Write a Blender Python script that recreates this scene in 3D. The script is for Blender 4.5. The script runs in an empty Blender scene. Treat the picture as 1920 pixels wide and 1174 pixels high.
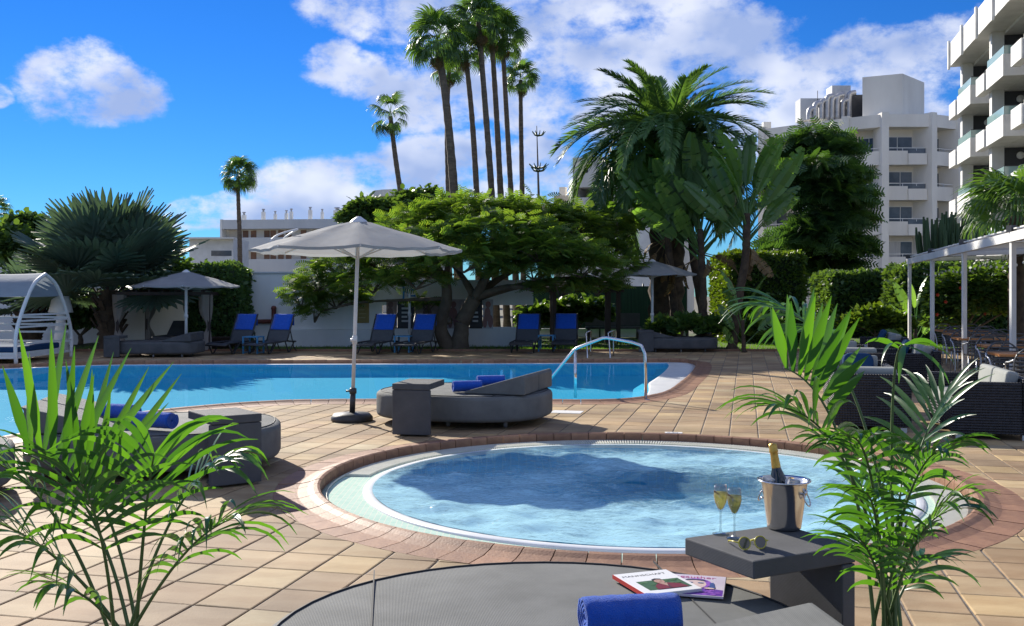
import bpy, math, random
import numpy as np
from mathutils import Vector, Matrix

SC = bpy.context.scene
COL = SC.collection
random.seed(7)
RNG = np.random.default_rng(11)
R = math.radians

# ---------------------------------------------------------------- camera
F, H, CX, YH = 1900.0, 1.6, 960.0, 554.0
cam_d = bpy.data.cameras.new('camera')
cam_d.sensor_width = 36.0
cam_d.lens = 36.0 * F / 1920.0
cam_d.shift_y = -(587.0 - YH) / 1920.0
cam_d.clip_start = 0.05
cam_d.clip_end = 3000
cam = bpy.data.objects.new('camera', cam_d)
COL.objects.link(cam)
cam.location = (0, 0, H)
cam.rotation_euler = (R(90), 0, 0)
SC.camera = cam

# ---------------------------------------------------------------- light
SUN_AZ, SUN_EL = R(-30), R(26)          # azimuth from +Y towards +X
SC.view_settings.view_transform = 'Standard'
SC.view_settings.look = 'None'
SC.view_settings.exposure = 0.82
SC.view_settings.gamma = 1.0
SC.view_settings.use_curve_mapping = False
sun_d = bpy.data.lights.new('sun', 'SUN')
sun_d.energy = 4.5
sun_d.angle = R(0.53)
sun_d.color = (1.0, 0.93, 0.82)
sun = bpy.data.objects.new('sun', sun_d)
COL.objects.link(sun)
sdir = Vector((math.sin(SUN_AZ) * math.cos(SUN_EL), math.cos(SUN_AZ) * math.cos(SUN_EL), math.sin(SUN_EL)))
sun.rotation_euler = sdir.to_track_quat('Z', 'Y').to_euler()
SC.cycles.max_bounces = 8
SC.cycles.diffuse_bounces = 4
SC.cycles.glossy_bounces = 3
SC.cycles.transmission_bounces = 6
SC.cycles.transparent_max_bounces = 24
SC.cycles.sample_clamp_indirect = 4.0
SC.cycles.caustics_reflective = False
SC.cycles.caustics_refractive = False
SC.cycles.use_denoising = True

W = bpy.data.worlds.new('World')
SC.world = W
W.use_nodes = True
wt = W.node_tree
wt.nodes.clear()

def wn(t, **kw):
    n = wt.nodes.new(t)
    for k, v in kw.items():
        setattr(n, k, v)
    return n

def wmath(op, a, b=None, c=None, clamp=False):
    n = wn('ShaderNodeMath', operation=op, use_clamp=clamp)
    for i, x in enumerate((a, b, c)):
        if x is None: continue
        if isinstance(x, (int, float)): n.inputs[i].default_value = x
        else: wt.links.new(x, n.inputs[i])
    return n.outputs[0]

def wvec(op, a, b=None):
    n = wn('ShaderNodeVectorMath', operation=op)
    for i, x in enumerate((a, b)):
        if x is None: continue
        if isinstance(x, tuple): n.inputs[i].default_value = x
        else: wt.links.new(x, n.inputs[i])
    return n.outputs['Value'] if op == 'LENGTH' else n.outputs[0]

sky = wn('ShaderNodeTexSky', sky_type='NISHITA')
sky.sun_disc = False
sky.sun_elevation = SUN_EL
sky.sun_rotation = SUN_AZ
sky.altitude = 20
sky.air_density = 1.0
sky.dust_density = 0.0
sky.ozone_density = 3.0
tc = wn('ShaderNodeTexCoord')
sx = wn('ShaderNodeSeparateXYZ')
wt.links.new(tc.outputs['Generated'], sx.inputs[0])
az = wmath('ARCTAN2', sx.outputs[0], sx.outputs[1])
el = wmath('ARCSINE', sx.outputs[2])
ae = wn('ShaderNodeCombineXYZ')
wt.links.new(az, ae.inputs[0]); wt.links.new(el, ae.inputs[1])
P0 = ae.outputs[0]
def wnoise(vec, scale, detail=6, rough=0.55):
    n = wn('ShaderNodeTexNoise', noise_dimensions='3D')
    n.inputs['Scale'].default_value = scale
    n.inputs['Detail'].default_value = detail
    n.inputs['Roughness'].default_value = rough
    wt.links.new(vec, n.inputs['Vector'])
    return n
warp = wnoise(P0, 7, 4)
wv = wvec('SUBTRACT', warp.outputs['Color'], (0.5, 0.5, 0.5))
wv = wvec('MULTIPLY', wv, (0.10, 0.07, 0))
PW = wvec('ADD', P0, wv)
# clouds: direction (azimuth, elevation) and half sizes, read from the photograph's sky
def ang(x, y):
    a = math.atan((x - CX) / F)
    return a, math.atan((YH - y) / F * math.cos(a))
CL = [(160, 165, 115, 72), (0, 155, 45, 30), (740, 20, 190, 70), (640, 140, 85, 60), (1000, 60, 330, 130),
      (1080, 170, 320, 110), (1250, 40, 220, 90), (1380, 190, 180, 130), (1700, 110, 170, 70), (1660, 200, 220, 110),
      (830, 180, 160, 90), (620, 345, 190, 55), (860, 320, 170, 70), (1000, 330, 140, 70), (400, 400, 110, 42),
      (560, 400, 120, 40), (-300, 300, 200, 60), (2300, 150, 300, 140), (1300, -250, 400, 140)]
blob = None
for x, y, rx, ry in CL:
    a, e = ang(x, y)
    d = wvec('SUBTRACT', PW, (a, e, 0))
    d = wvec('MULTIPLY', d, (F / rx, F / ry, 0))
    l = wvec('LENGTH', d)
    m = wmath('SUBTRACT', 1.0, l)
    blob = m if blob is None else wmath('MAXIMUM', blob, m)
# broken cumulus round the unseen rest of the sky, cover raised for more fill
far = wnoise(tc.outputs['Generated'], 2.3, 3)
gen = wmath('MULTIPLY_ADD', far.outputs['Fac'], 5.0, -2.3)
side = wmath('MULTIPLY_ADD', wmath('ABSOLUTE', az), 5.0, -3.0, clamp=True)
gen = wmath('MULTIPLY_ADD', wmath('SUBTRACT', gen, -1.0), side, -1.0)
blob = wmath('MAXIMUM', blob, gen)
cs = wvec('MULTIPLY', P0, (1.0, 1.45, 1.0))
fb = wnoise(cs, 13, 9, 0.62)
dens = wmath('MULTIPLY_ADD', fb.outputs['Fac'], 2.3, -1.13)
dens = wmath('ADD', dens, wmath('MINIMUM', wmath('MULTIPLY', blob, 1.3), 0.36))
mr = wn('ShaderNodeMapRange', interpolation_type='SMOOTHSTEP')
mr.inputs['From Min'].default_value = -0.02
mr.inputs['From Max'].default_value = 0.5
wt.links.new(dens, mr.inputs['Value'])
cover = mr.outputs[0]
# lit from the upper left: compare the density with the density a little towards the sun
off = wvec('ADD', cs, (-0.016, 0.05, 0))
fb1 = wnoise(cs, 11, 3.5, 0.5)
fb2 = wnoise(off, 11, 2, 0.5)
lit = wmath('SUBTRACT', fb1.outputs['Fac'], fb2.outputs['Fac'])
lit = wmath('MULTIPLY_ADD', lit, 3.0, 0.5, clamp=True)
cc = wn('ShaderNodeMix', data_type='RGBA')
cc.inputs['A'].default_value = (3.2, 4.1, 6.6, 1)
cc.inputs['B'].default_value = (7.0, 7.4, 8.6, 1)
wt.links.new(lit, cc.inputs['Factor'])
hs = wn('ShaderNodeHueSaturation')
hs.inputs['Saturation'].default_value = 1.28
hs.inputs['Value'].default_value = 1.0
wt.links.new(sky.outputs[0], hs.inputs['Color'])
tint = wn('ShaderNodeMix', data_type='RGBA', blend_type='MULTIPLY')
tint.inputs['Factor'].default_value = 1.0
tint.inputs['B'].default_value = (0.23, 0.54, 0.97, 1)
wt.links.new(hs.outputs[0], tint.inputs['A'])
mixc = wn('ShaderNodeMix', data_type='RGBA')
wt.links.new(wmath('MULTIPLY', cover, 0.93), mixc.inputs['Factor'])
wt.links.new(tint.outputs['Result'], mixc.inputs['A'])
wt.links.new(cc.outputs['Result'], mixc.inputs['B'])
bg = wn('ShaderNodeBackground')
bg.inputs['Strength'].default_value = 0.07
wt.links.new(mixc.outputs['Result'], bg.inputs['Color'])
wo = wn('ShaderNodeOutputWorld')
wt.links.new(bg.outputs[0], wo.inputs['Surface'])

# ---------------------------------------------------------------- helpers
def gp(x, y, z=0.0):
    """point on the level z that the photograph shows at pixel x, y"""
    d = F * (H - z) / (y - YH)
    return ((x - CX) * d / F, d, z)

def at(x, y, d):
    """point at distance d along the pixel's direction"""
    return ((x - CX) * d / F, d, H - (y - YH) * d / F)

def tag(o, label=None, cat=None, group=None, kind=None):
    if label: o['label'] = label
    if cat: o['category'] = cat
    if group: o['group'] = group
    if kind: o['kind'] = kind
    return o

def root(name, loc=(0, 0, 0), rz=0.0, label=None, cat=None, group=None, kind=None):
    o = bpy.data.objects.new(name, None)
    o.empty_display_size = 0.1
    COL.objects.link(o)
    o.location = loc
    o.rotation_euler = (0, 0, rz)
    return tag(o, label, cat, group, kind)

def put(name, me, parent=None, loc=(0, 0, 0), rot=None, scale=None):
    o = bpy.data.objects.new(name, me)
    COL.objects.link(o)
    o.parent = parent
    o.location = loc
    if rot is not None:
        o.rotation_euler = rot
    if scale is not None:
        o.scale = scale if hasattr(scale, '__len__') else (scale,) * 3
    return o

def mesh(name, v, f, mat=None, smooth=False):
    me = bpy.data.meshes.new(name)
    me.from_pydata([tuple(p) for p in v], [], [tuple(q) for q in f])
    if mat:
        for m in (mat if isinstance(mat, (list, tuple)) else [mat]):
            me.materials.append(m)
    if smooth:
        me.polygons.foreach_set('use_smooth', [True] * len(me.polygons))
    me.update()
    return me

def npmesh(name, V, Fc, mat, smooth=False):
    """big meshes from arrays: V (n,3), Fc (m,k) all faces with k corners"""
    me = bpy.data.meshes.new(name)
    n, (m, k) = len(V), Fc.shape
    me.vertices.add(n); me.vertices.foreach_set('co', np.ascontiguousarray(V, dtype=np.float32).ravel())
    me.loops.add(m * k); me.loops.foreach_set('vertex_index', np.ascontiguousarray(Fc, dtype=np.int32).ravel())
    me.polygons.add(m)
    me.polygons.foreach_set('loop_start', np.arange(0, m * k, k, dtype=np.int32))
    if smooth:
        me.polygons.foreach_set('use_smooth', np.ones(m, dtype=bool))
    me.materials.append(mat)
    me.update(calc_edges=True)
    return me

def copy_tree(o, loc=None, rz=None, label=None, parent=None):
    c = o.copy(); COL.objects.link(c); c.parent = parent
    if loc is not None: c.location = loc
    if rz is not None: c.rotation_euler = (0, 0, rz)
    if label: c['label'] = label
    for ch in o.children:
        copy_tree(ch, parent=c)
    return c

class MB:
    """collects simple solids into one mesh"""
    def __init__(s): s.v = []; s.f = []
    def add(s, v, f):
        b = len(s.v); s.v += [tuple(p) for p in v]; s.f += [tuple(b + i for i in q) for q in f]; return s
    def box(s, c, d, rz=0, M=None):
        x, y, z = (k / 2 for k in d)
        v = [(-x, -y, -z), (x, -y, -z), (x, y, -z), (-x, y, -z), (-x, -y, z), (x, -y, z), (x, y, z), (-x, y, z)]
        if rz:
            ca, sa = math.cos(rz), math.sin(rz)
            v = [(a * ca - b * sa, a * sa + b * ca, h) for a, b, h in v]
        if M is not None:
            v = [tuple(M @ Vector(p)) for p in v]
        v = [(a + c[0], b + c[1], h + c[2]) for a, b, h in v]
        return s.add(v, [(0, 3, 2, 1), (4, 5, 6, 7), (0, 1, 5, 4), (1, 2, 6, 5), (2, 3, 7, 6), (3, 0, 4, 7)])
    def span(s, lo, hi):
        return s.box([(a + b) / 2 for a, b in zip(lo, hi)], [abs(b - a) for a, b in zip(lo, hi)])
    def prism(s, poly, z0, z1):
        n = len(poly)
        v = [(x, y, z0) for x, y in poly] + [(x, y, z1) for x, y in poly]
        f = [tuple(range(n - 1, -1, -1)), tuple(range(n, 2 * n))] + [(i, (i + 1) % n, n + (i + 1) % n, n + i) for i in range(n)]
        return s.add(v, f)
    def bar(s, p, q, w, h, up=(0, 0, 1)):
        p, q, up = Vector(p), Vector(q), Vector(up)
        t = (q - p).normalized(); a = t.cross(up)
        if a.length < 1e-4: a = t.cross(Vector((1, 0, 0)))
        a.normalize(); b = a.cross(t)
        v = []
        for e in (p, q):
            for i, j in ((-1, -1), (1, -1), (1, 1), (-1, 1)):
                v.append(e + a * (i * w / 2) + b * (j * h / 2))
        return s.add(v, [(3, 2, 1, 0), (4, 5, 6, 7), (0, 1, 5, 4), (1, 2, 6, 5), (2, 3, 7, 6), (3, 0, 4, 7)])
    def tube(s, pts, r, n=8, cap=True):
        pts = [Vector(p) for p in pts]
        m = len(pts)
        rr = r if hasattr(r, '__len__') else [r] * m
        tn = [(pts[min(i + 1, m - 1)] - pts[max(i - 1, 0)]).normalized() for i in range(m)]
        a = tn[0].cross(Vector((0, 0, 1)))
        if a.length < 1e-3: a = tn[0].cross(Vector((1, 0, 0)))
        a.normalize()
        v = []
        for i in range(m):
            a = (a - tn[i] * a.dot(tn[i])).normalized()
            b = tn[i].cross(a)
            for k in range(n):
                t = 2 * math.pi * k / n
                v.append(pts[i] + (a * math.cos(t) + b * math.sin(t)) * rr[i])
        f = [(i * n + k, i * n + (k + 1) % n, (i + 1) * n + (k + 1) % n, (i + 1) * n + k) for i in range(m - 1) for k in range(n)]
        if cap:
            f += [tuple(range(n - 1, -1, -1)), tuple(range((m - 1) * n, m * n))]
        return s.add(v, f)
    def lathe(s, prof, n=24, c=(0, 0, 0), sx=1, sy=1):
        m = len(prof)
        v = [(c[0] + r * sx * math.cos(2 * math.pi * k / n), c[1] + r * sy * math.sin(2 * math.pi * k / n), c[2] + z) for r, z in prof for k in range(n)]
        f = [(i * n + k, i * n + (k + 1) % n, (i + 1) * n + (k + 1) % n, (i + 1) * n + k) for i in range(m - 1) for k in range(n)]
        return s.add(v, f)
    def quad(s, a, b, c, d): return s.add([a, b, c, d], [(0, 1, 2, 3)])
    def build(s, name, mat, parent=None, smooth=False, bevel=0, loc=(0, 0, 0), rot=None, seg=2):
        me = mesh(name, s.v, s.f, mat, smooth)
        o = put(name, me, parent, loc, rot)
        if bevel:
            b = o.modifiers.new('bevel', 'BEVEL'); b.width = bevel; b.segments = seg; b.limit_method = 'ANGLE'; b.angle_limit = R(40)
        return o

def part(name, mat, parent, *boxes, bevel=0, smooth=False):
    """one part made of boxes given as (centre, size) or (centre, size, rz)"""
    m = MB()
    for b in boxes: m.box(*b)
    return m.build(name, mat, parent, smooth, bevel)

def bez(p0, p1, p2, n):
    p0, p1, p2 = Vector(p0), Vector(p1), Vector(p2)
    return [p0 * (1 - t) ** 2 + p1 * (2 * t * (1 - t)) + p2 * t * t for t in (i / (n - 1) for i in range(n))]

def arc_path(pts, per=6, closed=False):
    """Catmull-Rom through the points"""
    P = [Vector(p) for p in pts]; n = len(P); out = []
    for i in range(n if closed else n - 1):
        a = P[(i - 1) % n] if closed or i > 0 else P[0]
        b, c = P[i], P[(i + 1) % n]
        d = P[(i + 2) % n] if closed or i + 2 < n else P[-1]
        for k in range(per):
            t = k / per
            out.append(0.5 * ((2 * b) + (c - a) * t + (2 * a - 5 * b + 4 * c - d) * t * t + (3 * b - a - 3 * c + d) * t ** 3))
    if not closed: out.append(P[-1])
    return out

# ---------------------------------------------------------------- materials
def nt(name):
    m = bpy.data.materials.new(name); m.use_nodes = True
    t = m.node_tree
    return m, t, t.nodes['Principled BSDF']

def c4(c): return (c[0], c[1], c[2], 1)

def mat(name, c, rough=0.6, c2=None, scale=6.0, detail=5, bump=0.0, bscale=None, metal=0.0, spec=0.5, rand=0.0,
        island=0.0, stretch=None, lo=0.35, hi=0.65, sheen=0.0, wave=None, coat=0.0, rvar=0.0):
    """a procedural surface: two tones mixed by noise, tone per object or per piece, fine relief"""
    m, t, b = nt(name)
    N, L = t.nodes, t.links
    tcn = N.new('ShaderNodeTexCoord'); vec = tcn.outputs['Object']
    if stretch:
        mp = N.new('ShaderNodeMapping'); mp.inputs['Scale'].default_value = stretch
        L.new(vec, mp.inputs[0]); vec = mp.outputs[0]
    no = N.new('ShaderNodeTexNoise'); no.inputs['Scale'].default_value = scale; no.inputs['Detail'].default_value = detail
    no.inputs['Roughness'].default_value = 0.6
    L.new(vec, no.inputs['Vector'])
    mr_ = N.new('ShaderNodeMapRange'); mr_.inputs['From Min'].default_value = lo; mr_.inputs['From Max'].default_value = hi
    L.new(no.outputs['Fac'], mr_.inputs['Value'])
    mx = N.new('ShaderNodeMix'); mx.data_type = 'RGBA'
    mx.inputs['A'].default_value = c4(c); mx.inputs['B'].default_value = c4(c2 if c2 else [k * 0.88 for k in c])
    L.new(mr_.outputs[0], mx.inputs['Factor'])
    col = mx.outputs['Result']
    for amt, node, sock in ((rand, 'ShaderNodeObjectInfo', 'Random'), (island, 'ShaderNodeNewGeometry', 'Random Per Island')):
        if amt:
            oi = N.new(node)
            ma = N.new('ShaderNodeMath'); ma.operation = 'MULTIPLY_ADD'
            ma.inputs[1].default_value = 2 * amt; ma.inputs[2].default_value = 1 - amt
            L.new(oi.outputs[sock], ma.inputs[0])
            hs_ = N.new('ShaderNodeHueSaturation'); L.new(ma.outputs[0], hs_.inputs['Value']); L.new(col, hs_.inputs['Color'])
            col = hs_.outputs[0]
    L.new(col, b.inputs['Base Color'])
    b.inputs['Roughness'].default_value = rough
    b.inputs['Metallic'].default_value = metal
    b.inputs['Specular IOR Level'].default_value = spec
    if coat: b.inputs['Coat Weight'].default_value = coat
    if sheen: b.inputs['Sheen Weight'].default_value = sheen
    if rvar:
        rr = N.new('ShaderNodeMapRange'); rr.inputs['To Min'].default_value = rough - rvar; rr.inputs['To Max'].default_value = rough + rvar
        L.new(no.outputs['Fac'], rr.inputs['Value']); L.new(rr.outputs[0], b.inputs['Roughness'])
    hgt = None
    if bump:
        n2 = N.new('ShaderNodeTexNoise'); n2.inputs['Scale'].default_value = bscale or scale * 6; n2.inputs['Detail'].default_value = 4
        L.new(vec, n2.inputs['Vector'])
        hgt = n2.outputs['Fac']
    if wave:                                   # woven cloth or cane: two crossed ribs
        sc, amt = wave
        outs = []
        for ax in ('X', 'Y', 'Z'):
            wv_ = N.new('ShaderNodeTexWave'); wv_.bands_direction = ax; wv_.inputs['Scale'].default_value = sc
            L.new(tcn.outputs['Object'], wv_.inputs['Vector']); outs.append(wv_.outputs['Fac'])
        a1 = N.new('ShaderNodeMath'); a1.operation = 'ADD'; L.new(outs[0], a1.inputs[0]); L.new(outs[1], a1.inputs[1])
        a2 = N.new('ShaderNodeMath'); a2.operation = 'ADD'; L.new(a1.outputs[0], a2.inputs[0]); L.new(outs[2], a2.inputs[1])
        hgt = a2.outputs[0]; bump = amt
    if hgt is not None:
        bp = N.new('ShaderNodeBump'); bp.inputs['Strength'].default_value = bump; bp.inputs['Distance'].default_value = 0.01
        L.new(hgt, bp.inputs['Height']); L.new(bp.outputs[0], b.inputs['Normal'])
    return m

def leafmat(name, c, c2, tr=0.4, trc=None, rough=0.45, island=0.25, rand=0.0, spec=0.4):
    """leaf: glossy skin, light passes through the blade"""
    m, t, b = nt(name)
    N, L = t.nodes, t.links
    g = N.new('ShaderNodeNewGeometry'); oi = N.new('ShaderNodeObjectInfo')
    mx = N.new('ShaderNodeMix'); mx.data_type = 'RGBA'
    mx.inputs['A'].default_value = c4(c); mx.inputs['B'].default_value = c4(c2)
    L.new(g.outputs['Random Per Island'], mx.inputs['Factor'])
    col = mx.outputs['Result']
    if rand:
        ma = N.new('ShaderNodeMath'); ma.operation = 'MULTIPLY_ADD'; ma.inputs[1].default_value = 2 * rand; ma.inputs[2].default_value = 1 - rand
        L.new(oi.outputs['Random'], ma.inputs[0])
        h_ = N.new('ShaderNodeHueSaturation'); L.new(ma.outputs[0], h_.inputs['Value']); L.new(col, h_.inputs['Color']); col = h_.outputs[0]
    L.new(col, b.inputs['Base Color'])
    b.inputs['Roughness'].default_value = rough
    b.inputs['Specular IOR Level'].default_value = spec
    tl = N.new('ShaderNodeBsdfTranslucent')
    h2 = N.new('ShaderNodeMix'); h2.data_type = 'RGBA'; h2.blend_type = 'MULTIPLY'; h2.inputs['Factor'].default_value = 1
    k = trc or (2.6, 2.4, 0.6)
    h2.inputs['B'].default_value = c4(k)
    L.new(col, h2.inputs['A']); L.new(h2.outputs['Result'], tl.inputs['Color'])
    ms = N.new('ShaderNodeMixShader'); ms.inputs[0].default_value = tr
    L.new(b.outputs[0], ms.inputs[1]); L.new(tl.outputs[0], ms.inputs[2])
    L.new(ms.outputs[0], t.nodes['Material Output'].inputs['Surface'])
    return m

def clothmat(name, c, tr=0.3, rough=0.85, c2=None, scale=3):
    m = mat(name, c, rough, c2, scale, bump=0.7, bscale=4, spec=0.2)
    t = m.node_tree; b = t.nodes['Principled BSDF']
    tl = t.nodes.new('ShaderNodeBsdfTranslucent'); tl.inputs['Color'].default_value = c4(c)
    ms = t.nodes.new('ShaderNodeMixShader'); ms.inputs[0].default_value = tr
    t.links.new(b.outputs[0], ms.inputs[1]); t.links.new(tl.outputs[0], ms.inputs[2])
    t.links.new(ms.outputs[0], t.nodes['Material Output'].inputs['Surface'])
    return m

MT = {
    'white': mat('white_paint', (0.78, 0.77, 0.73), 0.55, (0.66, 0.65, 0.61), 1.2, bump=0.1, bscale=30),
    'render_white': mat('white_render', (0.82, 0.82, 0.80), 0.85, (0.70, 0.70, 0.68), 0.7, detail=8, bump=0.25, bscale=25, stretch=(1, 1, 0.35)),
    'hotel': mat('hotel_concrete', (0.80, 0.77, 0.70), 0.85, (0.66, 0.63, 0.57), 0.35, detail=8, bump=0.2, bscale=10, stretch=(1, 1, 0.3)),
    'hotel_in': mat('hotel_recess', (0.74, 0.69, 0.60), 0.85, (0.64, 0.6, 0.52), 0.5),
    'beige': mat('beige_render', (0.66, 0.58, 0.46), 0.85, (0.54, 0.47, 0.37), 0.4, detail=8, stretch=(1, 1, 0.4)),
    'greyband': mat('grey_band', (0.55, 0.57, 0.58), 0.8, (0.46, 0.48, 0.5), 0.3, detail=8, stretch=(1, 1, 0.3)),
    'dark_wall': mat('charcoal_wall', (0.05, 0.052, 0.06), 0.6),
    'wood_door': mat('brown_door', (0.24, 0.12, 0.06), 0.5, (0.17, 0.08, 0.04), 2, rand=0.25),
    'glass': mat('window_glass', (0.05, 0.065, 0.08), 0.08, (0.12, 0.14, 0.16), 0.6, spec=0.35),
    'curtain': mat('window_curtain', (0.62, 0.62, 0.6), 0.8, (0.4, 0.4, 0.4), 4, stretch=(6, 6, 0.1)),
    'alu': mat('aluminium', (0.62, 0.64, 0.66), 0.35, metal=0.8),
    'duct': mat('galvanised_duct', (0.5, 0.5, 0.5), 0.45, (0.36, 0.36, 0.37), 1.5, metal=0.6),
    'steel': mat('polished_steel', (0.68, 0.68, 0.69), 0.17, metal=1.0, rvar=0.05),
    'black_plastic': mat('black_plastic', (0.03, 0.031, 0.033), 0.5, (0.05, 0.05, 0.052), 9, bump=0.1),
    'sling': mat('grey_sling_fabric', (0.085, 0.092, 0.10), 0.75, (0.07, 0.076, 0.085), 12, wave=(60, 0.25), spec=0.3),
    'daybed': mat('charcoal_outdoor_fabric', (0.165, 0.17, 0.163), 0.82, (0.12, 0.125, 0.12), 3.5, detail=10, wave=(55, 0.28), spec=0.35),
    'daybed_dark': mat('dark_outdoor_fabric', (0.105, 0.107, 0.11), 0.8, (0.075, 0.077, 0.08), 4, detail=10, wave=(55, 0.28), spec=0.35),
    'seam': mat('piping', (0.03, 0.031, 0.032), 0.7),
    'caster': mat('caster_grey', (0.25, 0.25, 0.25), 0.5),
    'towel': mat('blue_terry', (0.008, 0.085, 0.50), 0.95, (0.014, 0.11, 0.58), 22, bump=0.9, bscale=260, spec=0.1, sheen=0.35),
    'blue_metal': mat('light_blue_metal', (0.06, 0.26, 0.48), 0.45),
    'wicker': mat('black_wicker', (0.014, 0.015, 0.019), 0.5, (0.03, 0.03, 0.036), 20, wave=(10.5, 1.0), spec=0.5),
    'cushion': mat('grey_cushion', (0.34, 0.35, 0.32), 0.9, (0.28, 0.29, 0.27), 5, bump=0.2, bscale=90, spec=0.15),
    'cushion_blue': mat('navy_cushion', (0.02, 0.06, 0.14), 0.9, bump=0.2, bscale=90, spec=0.15),
    'orange_wood': mat('varnished_wood', (0.50, 0.22, 0.07), 0.4, (0.36, 0.14, 0.045), 3, stretch=(1, 14, 1)),
    'dark_wood': mat('dark_stained_wood', (0.035, 0.022, 0.018), 0.6, (0.055, 0.035, 0.028), 4, stretch=(3, 3, 0.4)),
    'chair_metal': mat('grey_chair_frame', (0.12, 0.125, 0.13), 0.4, metal=0.5),
    'parasol': clothmat('pale_grey_canvas', (0.42, 0.43, 0.43), 0.36, c2=(0.34, 0.35, 0.355)),
    'canopy': clothmat('grey_blue_canopy', (0.33, 0.38, 0.42), 0.25),
    'curtain_cloth': clothmat('taupe_curtain', (0.42, 0.38, 0.34), 0.3),
    'pole_white': mat('white_pole', (0.74, 0.74, 0.72), 0.4),
    'coping': mat('terracotta_coping', (0.34, 0.185, 0.105), 0.62, (0.24, 0.125, 0.075), 9, detail=8, bump=0.25, bscale=60, rand=0.16, spec=0.35),
    'rim': mat('white_pool_rim', (0.84, 0.85, 0.83), 0.35, (0.72, 0.74, 0.73), 3),
    'grate': mat('cream_grating', (0.66, 0.66, 0.57), 0.45),
    'trunk': mat('palm_trunk', (0.20, 0.15, 0.105), 0.9, (0.10, 0.075, 0.055), 5, detail=8, bump=0.8, bscale=14, stretch=(1, 1, 3.5)),
    'trunk_dark': mat('palm_boot_trunk', (0.11, 0.075, 0.045), 0.95, (0.045, 0.03, 0.02), 5, detail=8, bump=0.9, bscale=16),
    'bark': mat('grey_bark', (0.16, 0.125, 0.085), 0.9, (0.085, 0.065, 0.045), 3, detail=8, bump=0.8, bscale=18),
    'terracotta': mat('terracotta_pot', (0.30, 0.14, 0.08), 0.75, (0.22, 0.1, 0.06), 6),
    'soil': mat('soil', (0.05, 0.035, 0.025), 0.95, (0.025, 0.018, 0.012), 20, bump=0.6, bscale=60),
    'red_pipe': mat('rust_red_pipe', (0.16, 0.035, 0.025), 0.6, (0.08, 0.02, 0.016), 8),
    'green_net': mat('green_screen_cloth', (0.018, 0.07, 0.035), 0.85, (0.01, 0.035, 0.02), 1.6, stretch=(9, 1, 0.4)),
    'ochre': mat('ochre_plaque', (0.33, 0.24, 0.07), 0.6, (0.27, 0.19, 0.05), 4),
}
L_ = {
    'kentia': leafmat('kentia_leaf', (0.02, 0.065, 0.03), (0.05, 0.125, 0.04), 0.30, (4.4, 4.5, 0.35), 0.32, spec=0.6),
    'fan': leafmat('fan_palm_leaf', (0.045, 0.10, 0.03), (0.07, 0.14, 0.04), 0.32, (2.8, 2.6, 0.8), 0.4, rand=0.25),
    'bismarck': leafmat('silver_palm_leaf', (0.075, 0.115, 0.085), (0.10, 0.145, 0.105), 0.2, (1.6, 1.8, 0.9), 0.45, rand=0.2),
    'phoenix': leafmat('date_palm_leaf', (0.065, 0.135, 0.05), (0.095, 0.17, 0.06), 0.3, (2.4, 2.4, 0.7), 0.38, rand=0.25),
    'strelitzia': leafmat('strelitzia_leaf', (0.10, 0.20, 0.065), (0.15, 0.27, 0.08), 0.42, (2.0, 2.0, 0.5), 0.3, rand=0.25, spec=0.6),
    'dry': leafmat('dry_leaf', (0.15, 0.10, 0.05), (0.22, 0.15, 0.07), 0.25, (1.6, 1.3, 0.6), 0.7, rand=0.2),
    'poinciana': leafmat('feathery_leaf', (0.075, 0.15, 0.04), (0.14, 0.20, 0.045), 0.45, (2.2, 2.2, 0.6), 0.55),
    'darktree': leafmat('dark_tree_leaf', (0.035, 0.085, 0.034), (0.065, 0.13, 0.045), 0.3, (2.4, 2.4, 0.6), 0.45),
    'hedge': leafmat('hedge_leaf', (0.05, 0.10, 0.022), (0.085, 0.145, 0.03), 0.35, (2.8, 2.4, 0.5), 0.45),
    'hedge_dark': leafmat('dark_hedge_leaf', (0.055, 0.11, 0.042), (0.085, 0.15, 0.052), 0.32, (2.6, 2.4, 0.6), 0.45),
    'bush': leafmat('bush_leaf', (0.055, 0.115, 0.035), (0.09, 0.16, 0.045), 0.35, (2.6, 2.4, 0.6), 0.4),
    'grass': leafmat('lawn_grass', (0.06, 0.15, 0.02), (0.10, 0.21, 0.03), 0.45, (2.4, 2.2, 0.5), 0.6),
    'cactus': mat('cactus_skin', (0.055, 0.11, 0.035), 0.5, (0.035, 0.075, 0.025), 3),
    'petiole': mat('green_stem', (0.10, 0.16, 0.035), 0.45, (0.07, 0.11, 0.03), 6),
    'petiole_dry': mat('tan_stem', (0.26, 0.19, 0.09), 0.7, (0.17, 0.12, 0.06), 6),
}
# ================================================================ ground, deck, pools
DX0, DX1, DY0, DY1 = -22.0, 17.0, -6.0, 29.0
GROUND = mat('dry_ground', (0.16, 0.14, 0.10), 0.95, (0.09, 0.09, 0.05), 0.4, detail=8, bump=0.4, bscale=6)
g = MB()
B = 900
for x0, x1, y0, y1 in ((-B, B, DY1, B * 1.5), (-B, B, -B, DY0), (-B, DX0, DY0, DY1), (DX1, B, DY0, DY1)):
    g.quad((x0, y0, -0.05), (x1, y0, -0.05), (x1, y1, -0.05), (x0, y1, -0.05))
tag(g.build('ground', GROUND), kind='structure')

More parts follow.
